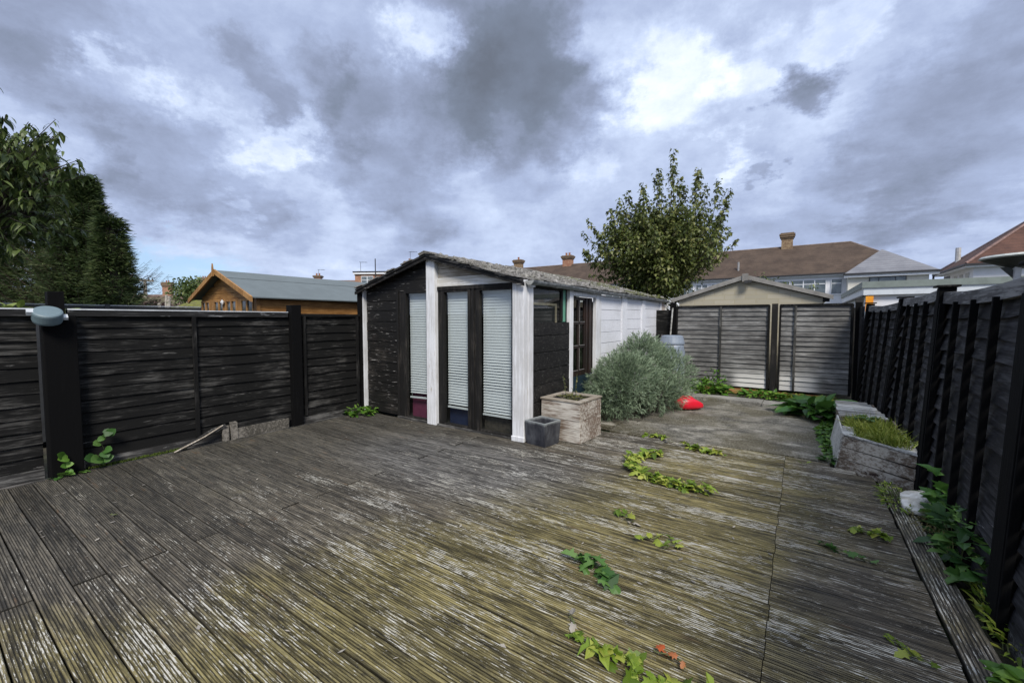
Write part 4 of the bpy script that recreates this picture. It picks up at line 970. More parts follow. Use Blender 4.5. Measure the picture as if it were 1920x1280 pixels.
MOSST=tiles('mossy_tiles',(.075,.07,.035),(.12,.095,.06),(.15,.17,.04))
RENDER=plain('cream_render',(.66,.64,.57),.8,.12,2); WREND=plain('white_render',(.72,.73,.76),.7,.08,1); UPVC=plain('white_frame',(.75,.77,.80),.4,.05,2,bmp=0)
DGL=plain('dark_pane',(.06,.08,.09),.08,.5,1.2,(.16,.19,.20),bmp=0,spec=.8); BRICK=plain('red_brick',(.27,.11,.07),.9,.45,9,(.38,.24,.15)); YBRICK=plain('stock_brick',(.30,.22,.13),.9,.5,8,(.16,.10,.06)); POT=plain('clay_pot',(.32,.14,.08),.8,.3)
LEAD=plain('black_gutter',(.025,.025,.028),.5,.2,bmp=0)
def chimney(par,x,y,z,h,w_=.8,d=.6,pots=2,m=BRICK,flash=True,ant=0):
    mb=MB().box(x-w_/2,x+w_/2,y-d/2,y+d/2,z-1.2,z+h*.62)
    o=mb.build('chimney',m,par)
    mb=MB()
    for k,(e,a,b_) in enumerate([(.06,.62,.72),(.13,.72,.84),(.17,.84,.93),(.08,.93,1.0)]): mb.box(x-w_/2-e,x+w_/2+e,y-d/2-e,y+d/2+e,z+h*a,z+h*b_)
    mb.build('cap',plain('sooty_cap',(.20,.14,.09),.9,.4),o)
    for i in range(pots):
        px=x+(i-(pots-1)/2)*.4; MB().lathe([(.13,0),(.10,.22),(.13,.25),(.12,.34),(.09,.34)],(px,y,z+h),12).build('pot',POT,o)
    if flash: MB().box(x-w_/2-.05,x+w_/2+.05,y-d/2-.03,y+d/2+.03,z-.55,z-.15).build('flashing',plain('pale_mortar',(.5,.48,.44),.8,.2),o)
    if ant:
        a=MB().tube([(x+.1,y,z+h*.8),(x+.1,y,z+h+ant)],.025,5); a.tube([(x-.1,y,z+h+ant),(x+1.3*.8,y,z+h+ant-.05)],.02,4)
        for q in range(6): a.tube([(x+.1+q*.16,y-.25,z+h+ant-.02),(x+.1+q*.16,y+.25,z+h+ant-.02)],.012,4)
        a.build('aerial',LEAD,o)
def win(par,x0,x1,y,z0,z1,n_=2,top=True,name='window',face=-1):
    f=MB(); t=.07
    f.box(x0,x1,y-.06,y+.02,z0,z0+t); f.box(x0,x1,y-.06,y+.02,z1-t,z1)
    for i in range(n_+1):
        xx=x0+(x1-x0)*i/n_; f.box(max(x0,xx-t/2),min(x1,xx+t/2),y-.058,y+.02,z0+t,z1-t)
    if top: f.box(x0+t,x1-t,y-.056,y+.02,z0+(z1-z0)*.68,z0+(z1-z0)*.68+t*.8)
    o=f.build(name,UPVC,par); MB().box(x0+.02,x1-.02,y-.02,y+.01,z0+.02,z1-.02).build('pane',DGL,o); return o
def hiproof(mb,x0,x1,y0,y1,ze,zr,hl,hr,o=.0):
    ym=(y0+y1)/2
    V=[(x0,y0,ze),(x1,y0,ze),(x1,y1,ze),(x0,y1,ze),(x0+hl,ym,zr),(x1-hr,ym,zr)]
    mb.add(V,[(0,1,5,4),(2,3,4,5),(1,2,5),(3,0,4),(3,2,1,0)])
def terrace():
    y0=41.2; T=empty('terrace_house',(-12,y0,0),0,'long terrace with brown tiled roof and white upper windows behind the tree','house')
    def B(mb,n_,m,p=None): mb.v=[(x+12,y-y0,z) for x,y,z in mb.v]; return mb.build(n_,m,p or T)
    rb=MB(); hiproof(rb,-48,7.4,y0-.3,49.6,5.15,8.02,4,4.1); rf=B(rb,'roof',BROWNT)
    rdg=MB().tube([(-44,45.3-y0,8.03),(3.3-.0,45.3-y0,8.03)],.09,6); rdg.v=[(x+12,y,z) for x,y,z in rdg.v]; rdg.build('ridge',plain('ridge_tile',(.20,.15,.12),.9,.4,3),rf)
    rd=MB().tube([(3.3+12,45.3-y0,8.03),(7.3+12,y0-.2-y0,5.2)],.08,6); rd.build('hip_tiles',plain('hip_tile',(.20,.15,.12),.9,.4,3),rf)
    B(MB().box(-47.7,7.1,y0,49.3,0,5.16),'wall',WREND)
    B(MB().box(-48,7.4,y0-.42,y0-.30,5.05,5.16),'gutter',LEAD); B(MB().box(-47.9,7.3,y0-.29,y0-.02,4.95,5.05),'fascia',UPVC)
    T2=empty('bay_rows',(0,0,0)) if False else None
    def W(x0,x1,z0,z1,n_,y=y0): 
        o=win(T,x0+12,x1+12,y-y0,z0,z1,n_)
    for (x0,x1,n_) in [(-9.2,-8.1,2),(-7.9,-6.9,2),(-6.6,-5.4,2),(-1.8,-.8,1),(-.6,1.6,3),(1.9,2.6,1),(-13,-11.6,2),(-16.5,-15,2),(-21,-19.4,2),(-26,-24.5,2)]: W(x0,x1,3.5,4.75,n_)
    for (x0,x1) in [(-8.8,-7.0),(-6.4,-5.0),(-.6,1.6)]: W(x0,x1,.9,2.4,3)
    chimney(rf,-1.15+12,45.3-y0,7.9,1.35,.85,.7,0,YBRICK,True)
    chimney(rf,-22.9+12,45.3-y0,7.9,1.2,1.1,.7,2,BRICK,True)
    chimney(rf,-29.9+12,45.3-y0,7.9,1.25,1.0,.7,1,YBRICK,False)
    vp=MB().tube([(-4.6+12,42.0-y0,5.3),(-4.6+12,42.0-y0,6.6)],.08,8); vp.build('vent_pipe',plain('grey_pipe',(.3,.3,.3),.6),rf)
terrace()
def grey_ext():
    x0,x1,y0,y1=2.75,7.2,40.0,45.5
    T=empty('hipped_extension',(x0,y0,0),0,'cream two storey house wing with light grey hipped roof right of the long terrace','house')
    S=lambda mb:setattr(mb,'v',[(x-x0,y-y0,z) for x,y,z in mb.v]) or mb
    # walls left ahead of the terrace
    rb=MB(); rb.add([(x0-.15,y0-.3,4.95),(x1+.45,y0-.3,4.95),(x1+.45,47,4.95),(x0-.15,47,4.95),(5.05,43.2,7.0),(5.05,44.4,7.0)],[(0,1,4),(1,2,5,4),(2,3,5),(3,0,4,5),(3,2,1,0)])
    rf=S(rb).build('roof',SLATE,T)
    S(MB().box(4.9,5.6,41.35,41.45,5.75,5.80)).build('roof_vent',LEAD,rf)
    S(MB().box(x0-.2,x1+.55,y0-.42,y0-.30,4.84,4.96)).build('gutter',LEAD,T)
    S(MB().box(x0-.15,x1+.45,y0-.30,y0-.05,4.66,4.84)).build('fascia',UPVC,T)
    S(MB().box(x0+.1,x1,y0,46.5,0,4.7)).build('wall',RENDER,T)
    w_=S(MB().box(4.05,6.05,y0-.05,y0+.02,3.9,4.66)).build('window',LEAD,T)
    mb=MB(); 
    for (a,b_) in [(4.10,4.55),(4.6,5.45),(5.5,6.0)]: mb.box(a,b_,y0-.07,y0-.04,3.95,4.60)
    S(mb).build('pane',DGL,w_)
grey_ext()
def flat_ext():
    x0,y0=2.03,20.4
    T=empty('flat_roofed_extension',(x0,y0,0),0,'low white flat roofed building with grey green roof edge behind the right fence','building')
    MB().box(0,9,0,9.6,0,2.74).build('wall',WREND,T)
    MB().box(-.14,9.1,-.15,9.7,2.74,2.76+.0).build('soffit',UPVC,T)
    MB().box(-.12,9.1,-.13,9.7,2.50,2.738).build('fascia',plain('pale_fascia',(.60,.64,.68),.5,.1),T)
    MB().box(-.17,9.13,-.18,9.73,2.765,2.99).build('roof_edge',plain('grey_green_roof_edge',(.20,.235,.215),.6,.2,3),T)
    MB().box(-.02,9.0,-.14,-.12,2.49,2.505).build('shadow_strip',LEAD,T)
    MB().box(-.145,-.09,.0,9.5,2.46,2.51).build('side_trim',LEAD,T)
    o=MB().box(-.05,.17,-.155,-.12,1.9,2.46).build('orange_panel',plain('orange_paint',(.85,.38,.01),.5,.15,8,(.75,.25,.01)),T)
    MB().box(2.0,2.6,-.03,-.002,2.1,2.42).build('vent_panel',plain('beige_panel',(.5,.46,.42),.7),T)
    MB().box(3.7,4.1,-.15,-.121,2.55,2.70).build('vent_panel',plain('beige_vent',(.55,.52,.48),.7),T)
flat_ext()
def right_house():
    x0,y0=8.75,39.2
    T=empty('corner_house',(x0,y0,0),0,'white house with reddish brown hipped tile roof at the right edge','house')
    MB().box(.45,13,.45,7.3,0,5.05).build('wall',WREND,T)
    mb=MB(); mb.add([(0,0,5.2),(14,0,5.2),(14,7.8,5.2),(0,7.8,5.2),(4.6,3.9,8.9),(14,3.9,8.9)],[(0,1,5,4),(2,3,4,5),(3,0,4),(1,2,5),(3,2,1,0)])
    rf=mb.build('roof',REDT,T)
    MB().tube([(0,0,5.22),(4.6,3.9,8.92)],.08,6).build('hip_tiles',plain('hip_tile_red',(.24,.15,.13),.9,.4,3),rf)
    MB().tube([(0,7.8,5.22),(4.6,3.9,8.92)],.08,6).build('hip_tiles',plain('hip_tile_red2',(.30,.24,.24),.9,.4,3),rf)
    MB().box(-.12,14,-.12,0,5.06,5.18).build('gutter',LEAD,T); MB().box(-.12,0,0,7.9,5.06,5.18).build('gutter',LEAD,T)
    MB().box(0,14,.0,.44,4.96,5.06).build('soffit',UPVC,T); MB().box(0,.44,.45,7.7,4.96,5.06).build('soffit',UPVC,T)
    MB().tube([(-.05,7.75,5.1),(-.05,7.78,4.6),(.3,7.6,4.3),(.42,7.5,4.1)],.07,8).build('downpipe',LEAD,T)
    MB().box(.43,.45,5.6,7.1,3.0,4.85).build('dark_window',LEAD,T)
    win(T,.455,.50,.44,3.4,4.6,1) if False else None
    for k in range(3):
        MB().box(.42,.45,1.2+k*1.3,1.9+k*1.3,3.6,4.7).build('window_strip',plain('shade_panel',(.5,.5,.48),.7),T)
    MB().lathe([(.30,0),(.30,.04),(.22,.05),(.22,.0)],(0,0,0),20,Matrix.Translation((3.0,.44,4.35))@rot3(R(90))).build('round_vent',plain('pinkish_vent',(.6,.50,.48),.7),T)
    MB().tube([(1.0,6.5,5.8),(1.0,6.5,7.0)],.16,8).build('flue',plain('pale_flue',(.5,.5,.5),.6),T)
right_house()
# small brown roof just over the right fence, and the capped stand behind the fence
def lean_roof():
    T=empty('low_outhouse',(2.6,9.2,0),0,'low outhouse with thin reddish brown roof edge just above the right fence','outhouse')
    MB().box(0,3,0,4,0,1.95).build('wall',WREND,T)
    MB().add([(-.1,-.1,1.98),(3,-.1,2.22),(3,4.1,2.22),(-.1,4.1,1.98),(-.1,-.1,1.95),(3,-.1,2.17),(3,4.1,2.17),(-.1,4.1,1.95)],[(0,1,2,3),(4,7,6,5),(0,4,5,1),(1,5,6,2),(2,6,7,3),(3,7,4,0)]).build('roof',REDT,T)
lean_roof()
def stand():
    T=empty('flue_cowl_stand',(1.80,6.12,0),R(0),'wide pale topped metal cowl on white uprights behind the right fence','cowl')
    WM=plain('white_uprights',(.6,.6,.6),.5,.2); DK=plain('dark_cowl_underside',(.05,.055,.05),.6,.3)
    MB().lathe([(.33,.0),(.345,.012),(.33,.03),(.0,.05)],(0,0,2.2),24,cap=False).build('lid',plain('pale_lid',(.55,.57,.53),.5,.2),T)
    MB().lathe([(.0,-.09),(.12,-.09),(.30,-.015),(.325,.0),(.0,.002)],(0,0,2.2),24,cap=False).build('underside',DK,T)
    for (x,y) in [(-.10,-.05),(.06,-.07),(.12,.1),(-.05,.12)]: MB().box(x-.02,x+.02,y-.02,y+.02,0,2.13).build('upright',WM,T)
    MB().prism([(-.14,2.12),(-.20,2.12),(-.07,1.96),(-.05,2.0)],'y',-.03,.0).build('brace',DK,T)
stand()
# ------------------------------------------------------------ summerhouse on the left
def summerhouse():
    x0,x1,y0,y1=-9.93,-7.62,3.5,9.0
    T=empty('summerhouse',(x0,y0,0),0,'golden brown timber summerhouse with grey felt roof beyond the left fence','summerhouse')
    PINE=woodmat('golden_pine',(.20,.095,.025),(.36,.19,.06),0,.7,.6,(.11,.05,.015),.68); PINEV=woodmat('golden_pine_trim',(.22,.11,.035),(.40,.22,.08),2,.7,.6)
    PINES=woodmat('golden_pine_side',(.19,.085,.02),(.33,.165,.05),1,.7,.6,(.11,.05,.015),.68)
    FELT=plain('grey_felt',(.125,.150,.158),.9,.12,3,bmp=.15); L=x1-x0; D=y1-y0; xr=1.06
    mb=MB()
    gz_=lambda x: 2.50-.44*abs(x-xr)/1.06 if x<xr else 2.50-.47*(x-xr)/(L-xr)
    for (za,zb) in [(2.0,2.10),(2.10,2.24),(2.24,2.38),(2.38,2.60)]:
        xs=[.02+(L-.04)*i/16 for i in range(17)]; top=[(x,min(zb-.006,gz_(x)-.02)) for x in xs if gz_(x)-.02>za+.004]
        if len(top)>1: mb.prism([(top[0][0],za)]+top+[(top[-1][0],za)],'y',0,.03)
    mb.box(0,L,.0,.028,1.975,1.997); mb.box(0,L,.0,.03,0,1.2)
    mb.build('wall',PINE,T)
    mb=MB(); z=0
    while z<1.98: mb.box(L-.03,L,.03,D,z+.003,min(z+.13,1.99)-.003); z+=.13
    mb.box(0,.03,.03,D,0,2.0)
    mb.build('wall',PINES,T)
    for y in (2.45,):
        MB().box(L+.001,L+.025,y,y+.07,0,2.0).build('batten',PINEV,T)
    mb=MB(); mb.box(L-.07,L+.02,-.03,.03,0,2.02); mb.build('corner_post',PINEV,T)
    # windows
    for i,(a,b_) in enumerate([(.02,.42),(.58,1.03),(1.10,1.56),(1.68,2.18)]):
        f=MB(); t=.045; f.box(a,b_,-.02,.03,1.2,1.25); f.box(a,b_,-.02,.03,1.94,1.975)
        for xx in (a,(a+b_)/2-t/2,b_-t): f.box(xx,xx+t,-.018,.03,1.25,1.94)
        o=f.build('window',PINEV,T); MB().box(a+.01,b_-.01,.0,.015,1.22,1.96).build('pane',plain('summer_pane',(.03,.035,.035),.1,.5,6,(.10,.11,.10),bmp=0),o)
    f=MB()
    for a,b_ in [(.425,.575),(1.035,1.095),(1.565,1.675)]: f.box(a,b_,-.01,.03,1.2,1.974)
    f.build('mullion',PINEV,T)
    MB().lathe([(.03,0),(.05,.03),(.0,.06)],(0,0,0),12,Matrix.Translation((1.05,-.02,1.93))@rot3(R(90)),cap=False).build('lamp',WM_,T)
    mb=MB()
    for (xa,za,xb,zb) in [(-.16,2.02,xr,2.515),(xr,2.515,L+.12,1.99)]:
        mb.add([(xa,-.14,za),(xb,-.14,zb),(xb,D+.1,zb),(xa,D+.1,za),(xa,-.14,za-.018),(xb,-.14,zb-.018),(xb,D+.1,zb-.018),(xa,D+.1,za-.018)],[(0,1,2,3),(4,7,6,5),(0,4,5,1),(1,5,6,2),(2,6,7,3),(3,7,4,0)])
    rf=mb.build('roof',FELT,T)
    mb=MB(); 
    for k in (.42,): mb.add([(xr+k,-.13,2.515-.525*k/(L+.12-xr)+.002),(xr+k+.012,-.13,2.515-.525*(k+.012)/(L+.12-xr)+.008),(xr+k+.012,D,2.515-.525*(k+.012)/(L+.12-xr)+.008),(xr+k,D,2.515-.525*k/(L+.12-xr)+.002)],[(0,1,2,3)])
    mb.build('felt_lap',LEAD,rf)
    mb=MB()
    for (xa,za,xb,zb) in [(-.18,2.00,xr,2.51),(xr,2.51,L+.14,1.975)]:
        mb.add([(xa,-.175,za+.02),(xb,-.175,zb+.02),(xb,-.175,zb-.07),(xa,-.175,za-.065),(xa,-.145,za+.02),(xb,-.145,zb+.02),(xb,-.145,zb-.07),(xa,-.145,za-.065)],[(0,1,2,3),(4,7,6,5),(0,4,5,1),(1,5,6,2),(2,6,7,3),(3,7,4,0)])
    mb.build('barge_board',PINEV,T)
    MB().prism([(xr-.03,2.40),(xr+.03,2.40),(xr+.02,2.55),(xr,2.63),(xr-.02,2.55)],'y',-.20,-.178).build('finial',PINEV,T)
WM_=plain('white_plastic',(.7,.7,.7),.4,bmp=0)
summerhouse()
# ------------------------------------------------------------ beyond the left fence
def wpt(px,d,z=None,py=None):
    dr=_fw+_rt*((px-960)/F)+(_up*((640-py)/F) if py is not None else Vector((0,0,0))); 
    return Vector((0,0,CAMH))+dr*d
def far_box(px0,px1,d): a=wpt(px0,d); b=wpt(px1,d); return a,b
nf=empty('neighbour_fence',(-14,0,0),R(90),'low dark blue grey fence in the next garden beyond the left fence','fence')
NFM=plain('dark_blue_grey_fence',(.028,.031,.036),.7,.4,3)
for i in range(5):
    MB().box(-3+i*2.0,-3+i*2.0+1.9,-.02,.02,0,1.93,j=.004).build('panel',NFM,nf); MB().box(-1.1+i*2.0+.01,-1.1+i*2.0+.09,-.05,.05,0,1.98).build('post',NFM,nf)
    MB().box(-3+i*2.0,-3+i*2.0+1.9,-.04,.04,1.94,1.965).build('capping_rail',plain('pale_cap',(.30,.32,.35),.6),nf)
def far_house(name,label,px,d,w_,hr,he,rm_,chs,depth=7,rot=0,cat='house',wm=None,winrow=False):
    p=wpt(px,d); T=empty(name,(p.x,p.y,0),R(rot),label,cat)
    MB().box(-w_/2+.2,w_/2-.2,.2,depth-.2,0,he).build('wall',wm or plain('far_wall',(.42,.38,.33),.8,.2,1),T)
    mb=MB(); hiproof(mb,-w_/2,w_/2,0,depth,he,hr,2.2,2.2); rf=mb.build('roof',rm_,T)
    for (cx,h,w2,ant) in chs: chimney(rf,cx,depth/2,hr-.1,h,w2,.7,2 if w2>.9 else 1,BRICK,False,ant)
    if winrow:
        for k in range(int(w_/3)): win(T,-w_/2+.8+k*3,-w_/2+2.4+k*3,.19,he-1.6,he-.4,2)
    return T
FT=tiles('far_brown_tiles',(.13,.085,.065),(.18,.12,.09),(.25,.2,.15))
far_house('far_house','distant brown roofed houses with three chimneys left of the summerhouse',315,75,34,6.2,4.0,FT,[(-12.8,2.1,1.5,0),(-3.3,2.4,1.6,1.0),(3.6,3.2,1.7,0)],9,34)
far_house('far_house','distant small mossy hipped roof right of the dark conifer',250,62,12,5.0,3.0,MOSST,[],7,34)
far_house('mossy_roofed_bungalow','bungalow with bright yellow green moss on its roof left of the summerhouse',392,30,9,3.55,2.0,plain('yellow_moss_roof',(.14,.15,.02),.95,.5,3,(.09,.085,.03),bmp=.5),[],7,30,'bungalow')
far_house('far_house','distant house with brick chimney behind the green tree left of the summerhouse',408,55,12,5.0,3.5,FT,[(.6,1.6,1.4,0)],7,30)
far_house('far_house','distant pale roofed house with pot topped chimney above the grey felt roof',575,60,17,7.3,5.0,plain('pale_far_roof',(.22,.24,.26),.8,.2,1),[(0,.95,.95,.9)],8,34)
far_house('far_house','distant brown roofed house with a tapering chimney beside the flat dormer',648,55,14,7.0,5.0,FT,[(.6,1.0,.95,1.6)],8,34)
def dormer():
    p=wpt(668,52); T=empty('flat_topped_house',(p.x,p.y,0),R(30),'brick flat topped dormer house with white windows just left of the shed roof','house')
    MB().box(0,9,0,6,0,7.05).build('wall',BRICK,T); MB().box(-.15,9.1,-.2,6,7.08,7.3).build('fascia',UPVC,T); MB().box(-.2,9.2,-.25,6,7.3,7.42).build('roof_edge',LEAD,T)
    for a,b_ in [(.8,2.3),(3.4,6.0)]: win(T,a,b_,0,5.2,6.85,2)
    MB().tube([(2.7,-.3,4),(2.7,-.3,8.9)],.06,6).build('pole',LEAD,T)
    chimney(T,6.2,2,7.9,.95,.95,.7,1,YBRICK,False,1.2)
dormer()
def tpole():
    p=wpt(277,68); T=empty('telegraph_pole',(p.x,p.y,0),R(40),'pale telegraph pole with cross arm against the distant roofs','pole')
    M_=plain('pale_pole',(.42,.38,.32),.8); MB().tube([(0,0,0),(0,0,8.0)],[.38,.2],8).build('shaft',M_,T)
    MB().box(-1.1,1.3,-.1,.1,7.6,7.85).build('cross_arm',M_,T)
    mb=MB()
    for x in(-1,-.5,.6,1.1): MB().lathe([(.06,0),(.1,.1),(.05,.35)],(x,0,7.85),8).build('insulator',LEAD,T)
tpole()
def bare():
    p=wpt(312,26); T=empty('dead_tree',(p.x,p.y,0),0,'pollarded dead tree with bleached bare stubs beyond the far fence','tree')
    M_=plain('bleached_bark',(.46,.42,.36),.8,.3); r=random.Random(8)
    MB().tube([(0,0,0),(.05,0,1.2)],[.25,.18],8).build('trunk',M_,T)
    S=MB()
    for (a,h,l) in [(-1.6,2.3,.9),(-.6,2.6,.8),(.2,3.1,.5),(.5,3.0,.6),(1.4,2.4,.5),(2.2,2.3,1.1),(-1.0,2.2,.6)]:
        dx,dy=_rt.x*a*.6,_rt.y*a*.6
        MB().tube([(0,0,1.1),(dx*.6,dy*.6,1.6),(dx,dy,h)],[.13,.10,.07],6).build('limb',M_,T)
bare()
# ------------------------------------------------------------ trees
def maple():
    c=Vector((-3.6,13.5,0)); T=empty('maple_tree',c,0,'tall leafy maple with upright shoots rising behind the end of the shed','tree')
    r=random.Random(21); L=Leaves(21); S=MB()
    TR=MB().tube([(0,0,-.1),(.03,0,1.0),(0,.03,1.9),(.03,0,2.6)],[.15,.13,.11,.08],10); tr=TR.build('trunk',BARK,T,smooth=True)
    cen=Vector((0.0,0,3.8)); 
    def shoot(a,b,lean,nl,size,bare=0.1,spread=.16):
        mid=a.lerp(b,.5)+Vector((lean.x,lean.y,-.12)); pts=[a,a.lerp(mid,.6),mid,mid.lerp(b,.55),b]
        pts=[p+Vector((r.gauss(0,.02),r.gauss(0,.02),0)) for p in pts]
        S.tube(pts,[.016,.013,.010,.007,.004],5)
        for i in range(nl):
            t=bare+(1-bare)*(i+r.random())/nl; k=min(3,int(t*4)); p=pts[k].lerp(pts[k+1],t*4-k); q=(1-.75*t)
            o=rv3(r)*spread*q*r.random()**.5*1.6; d=Vector((o.x,o.y,0)); 
            if d.length<.001: d=Vector((1,0,0))
            d=d.normalized()+Vector((0,0,-.55+r.gauss(0,.45)))+rv3(r)*.3
            tone=min(1,max(0,.42+.3*r.gauss(0,1)))
            L.leaf(p+o,d,Vector((0,0,1))+rv3(r)*.6,size*r.uniform(.65,1.2),'maple',r.uniform(-.1,.4),r.uniform(.1,.7),tone)
    # upright leaders making the spiky outline (offset right, top height)
    tops=[(x,h-.36-.05*abs(x)) for x,h in [(-2.05,4.7),(-1.75,5.35),(-1.25,5.75),(-1.02,6.0),(-.55,6.2),(-.35,6.45),(.0,6.55),(.12,6.95),(.28,6.65),(.62,6.1),(.85,6.45),(1.12,6.5),(1.32,6.2),(1.65,6.25),(1.78,5.9),(-1.5,5.3),(1.95,5.3),(-.75,5.9),(.45,6.3),(-2.3,4.3)]]
    for (dx,h) in tops:
        dep=r.uniform(-.9,.9); b=Vector((_rt.x*dx+(-_rt.y)*dep*.6,_rt.y*dx+_rt.x*dep*.6,h)); a=Vector((b.x*.35,b.y*.35,2.9+r.uniform(-.3,.4)))
        shoot(a,b,Vector((b.x*.18,b.y*.18,0)),230,.105,spread=.24)
    for (dx,h,dep) in [(2.0,5.2,0),(2.25,4.4,.2),(-2.35,3.7,0),(2.1,4.0,-.5),(-2.2,3.0,.2),(2.1,4.8,.4),(-2.3,4.8,.3),(-2.45,4.3,0)]:
        b=Vector((_rt.x*dx-_rt.y*dep,_rt.y*dx+_rt.x*dep,h)); a=b*.45; a.z=3.0; shoot(a,b,Vector((0,0,0)),60,.12,.25,.13)
    # body of the crown
    for i in range(430):
        d=rv3(r); 
        q=r.uniform(.45,1.0); sx=1.95 if d.z>-.2 else 1.6
        b=cen+Vector((d.x*sx*q,d.y*1.8*q,d.z*(1.35 if d.z>0 else 1.75)*q))
        b.x-=.10
        a=b-Vector((d.x*.5,d.y*.5,.35))
        if b.z<1.8: continue
        shoot(a,b+Vector((0,0,.18)),Vector((0,0,0)),52,.105,0,.26)
    L.build('crown',leafmat('maple_leaf',(.045,.065,.015),(.115,.145,.035),(.27,.27,.10),.42,.3),T); S.build('limbs',BARK,T)
maple()
def conifer(px,d,rad,top,seed,label,n_=1500):
    p=wpt(px,d); T=empty('conifer_tree',(p.x,p.y,0),0,label,'tree'); r=random.Random(seed); L=Leaves(seed); S=MB()
    MB().tube([(0,0,0),(0,0,top*.6),(0,0,top)],[.22,.13,.02],8).build('trunk',BARK,T)
    for i in range(n_):
        z=.8+(top-.9)*(r.random()**1.15); rr=rad*((1-(z/top))**1.0)*(1+.25*mnoise.noise(Vector((z*2,seed,0))))*(r.uniform(.5,1.08) if r.random()<.80 else r.uniform(1.08,1.5))+.10; a=r.uniform(0,6.283)
        out=Vector((math.cos(a),math.sin(a),0)); tip=Vector((out.x*rr,out.y*rr,z+.22*rr+.10)); base=Vector((out.x*rr*.45,out.y*rr*.45,z-.05*rr))
        side=Vector((-out.y,out.x,0)); tone=r.random()
        pts=[base.lerp(tip,t)+Vector((0,0,-.12*rr*math.sin(t*3.1))) for t in (0,.35,.7,1)]
        S.tube(pts,[.012,.009,.006,.003],3,False)
        nt=18
        for k in range(nt):
            t=(k+.5)/nt; q=pts[min(2,int(t*3))].lerp(pts[min(3,int(t*3)+1)],t*3-min(2,int(t*3))); sg=1 if k%2 else -1
            ln=.36*(1-t)+.10; dirv=(out*.7+side*sg*r.uniform(.5,1.)+Vector((0,0,r.uniform(-.25,.35)))).normalized()
            for m_ in range(3):
                L.kite(q+dirv*ln*m_*.28,(dirv+rv3(r)*.35).normalized(),rv3(r,1),ln*r.uniform(.45,.7),.12,.1,tone*.6+.4*r.random())
    L.build('crown',leafmat('conifer_needle_%d'%seed,(.016,.036,.010),(.045,.075,.02),(.13,.16,.06),.6,.1),T); S.build('limbs',plain('reddish_twig',(.10,.065,.055),.8),T)
conifer(88,14.3,3.3,7.3,31,'broad dark green conifer beyond the left fence, tallest of the dark trees',1900)
conifer(168,13.4,2.3,6.1,32,'dark conifer standing right of and in front of the broadest one',1300)
conifer(218,12.9,.9,4.7,33,'small feathery conifer at the right edge of the dark trees on the left',420)
def lefttree():
    T=empty('broadleaf_tree',(-13.2,1.0,0),0,'broad leaved tree with long drooping leaves at the left edge','tree'); r=random.Random(41); L=Leaves(41); S=MB()
    MB().tube([(0,0,0),(.1,0,2.4),(0,.1,3.6)],[.16,.12,.07],8).build('trunk',BARK,T)
    for i in range(330):
        d=rv3(r,.25); q=r.uniform(.35,1.0); b=Vector((d.x*1.75*q,d.y*1.75*q,4.35+d.z*1.85*q)); a=Vector((b.x*.3,b.y*.3,3.4+.35*(b.z-3.4)))
        mid=a.lerp(b,.5)+Vector((0,0,.15)); S.tube([a,mid,b],[.02,.012,.005],4)
        for k in range(17):
            t=.45+.6*k/17; p=mid.lerp(b,min(1,(t-.4)/.6)) if t>.4 else a.lerp(mid,t/.4); an=r.uniform(0,6.28)
            L.leaf(p+rv3(r)*.05,Vector((math.cos(an),math.sin(an),r.uniform(-.9,-.1))),Vector((0,0,1))+rv3(r)*.3,r.uniform(.13,.23),'oval' if r.random()<.3 else 'lance',.15,.5)
    L.build('crown',leafmat('dark_drooping_leaf',(.025,.045,.012),(.065,.10,.025),(.15,.19,.06),.45,.25),T); S.build('limbs',BARK,T)
lefttree()
def bush(name,label,p,rx,rz,z0,n_,size,m,seed,cat='tree',kind=None):
    T=empty(name,(p.x,p.y,0),0,label,cat); r=random.Random(seed); L=Leaves(seed)
    MB().tube([(0,0,0),(0,0,z0+rz*.4)],[rx*.08,rx*.04],7).build('trunk',BARK,T)
    bl=[(Vector((r.uniform(-.5,.5)*rx,r.uniform(-.5,.5)*rx,z0+r.uniform(.0,.5)*rz)),r.uniform(.4,.65)) for _ in range(9)]
    for i in range(n_):
        c,s=r.choice(bl); d=rv3(r,.2)*r.uniform(.6,1.1)*(1+.3*mnoise.noise(Vector((i%97,seed,0))))
        L.kite(c+Vector((d.x*rx*s,d.y*rx*s,d.z*rz*s)),rv3(r,-.2),rv3(r),size*r.uniform(.6,1.3),.6,.2)
    L.build('crown',m,T)
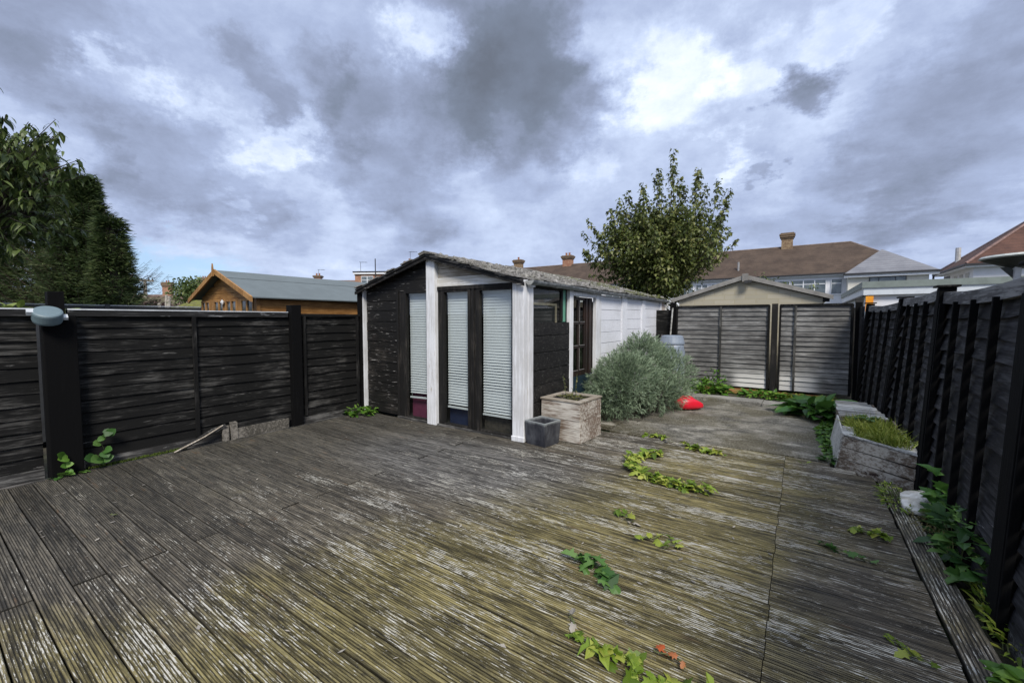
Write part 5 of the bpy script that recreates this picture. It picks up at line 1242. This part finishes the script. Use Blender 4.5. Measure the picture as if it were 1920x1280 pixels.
GREENL=leafmat('mid_green_leaf',(.04,.07,.015),(.08,.12,.03),(.16,.19,.06)); PURP=leafmat('purple_leaf',(.05,.02,.025),(.09,.04,.045),(.14,.07,.07)); YG=leafmat('yellow_green_leaf',(.08,.12,.02),(.15,.2,.04),(.24,.27,.09))
bush('distant_tree','round green tree on the skyline left of the summerhouse',wpt(362,48),3.2,2.6,3.6,3000,.35,GREENL,51)
bush('purple_shrub','dark purple leaved tree between the telegraph pole and the dead stubs',wpt(290,34),1.6,1.2,1.9,1600,.2,PURP,52)
def sprig(label,px,d,h,seed,n_=8,sp=.5):
    p=wpt(px,d); T=empty('shrub',(p.x,p.y,0),0,label,'shrub'); r=random.Random(seed); L=Leaves(seed); S=MB()
    MB().tube([(0,0,0),(0,0,1.6)],[.05,.03],6).build('trunk',BARK,T)
    for i in range(n_):
        x=r.uniform(-sp,sp); hh=h*r.uniform(.86,1.0); b=Vector((_rt.x*x,_rt.y*x+r.uniform(-.3,.3),hh)); a=Vector((b.x*.3,b.y*.3,1.5)); S.tube([a,a.lerp(b,.5)+Vector((0,0,.1)),b],[.02,.012,.004],4)
        for k in range(46):
            t=k/46; q=a.lerp(b,t)+rv3(r)*.13; L.leaf(q,rv3(r,-.2),Vector((0,0,1))+rv3(r)*.5,r.uniform(.10,.17),'oval',.2,.3)
    L.build('crown',leafmat('sprig_leaf_%d'%seed,(.05,.08,.02),(.11,.15,.035),(.22,.25,.08)),T); S.build('limbs',BARK,T)
sprig('leafy yellow green shrub rising over the garage ridge, the left one of two',1432,19,3.75,61,9,.45)
sprig('sprawling green shrub showing over the right slope of the garage roof',1490,19.5,3.35,62,14,1.0)
clump('climbing_plant','light green climber leaves along the top of the neighbouring shrubbery at far left',(-8.5,.75,1.66),.6,170,.13,71,m=YG,kind='oval',ht=.14,sq=(.5,1.3),cat='climber')
MBc=MB(); MBc.box(-9.0,-8.2,-.8,1.75,0,1.70); tag(MBc.build('lean_to',NFM),'dark low lean-to under the climber beyond the left fence','lean-to')
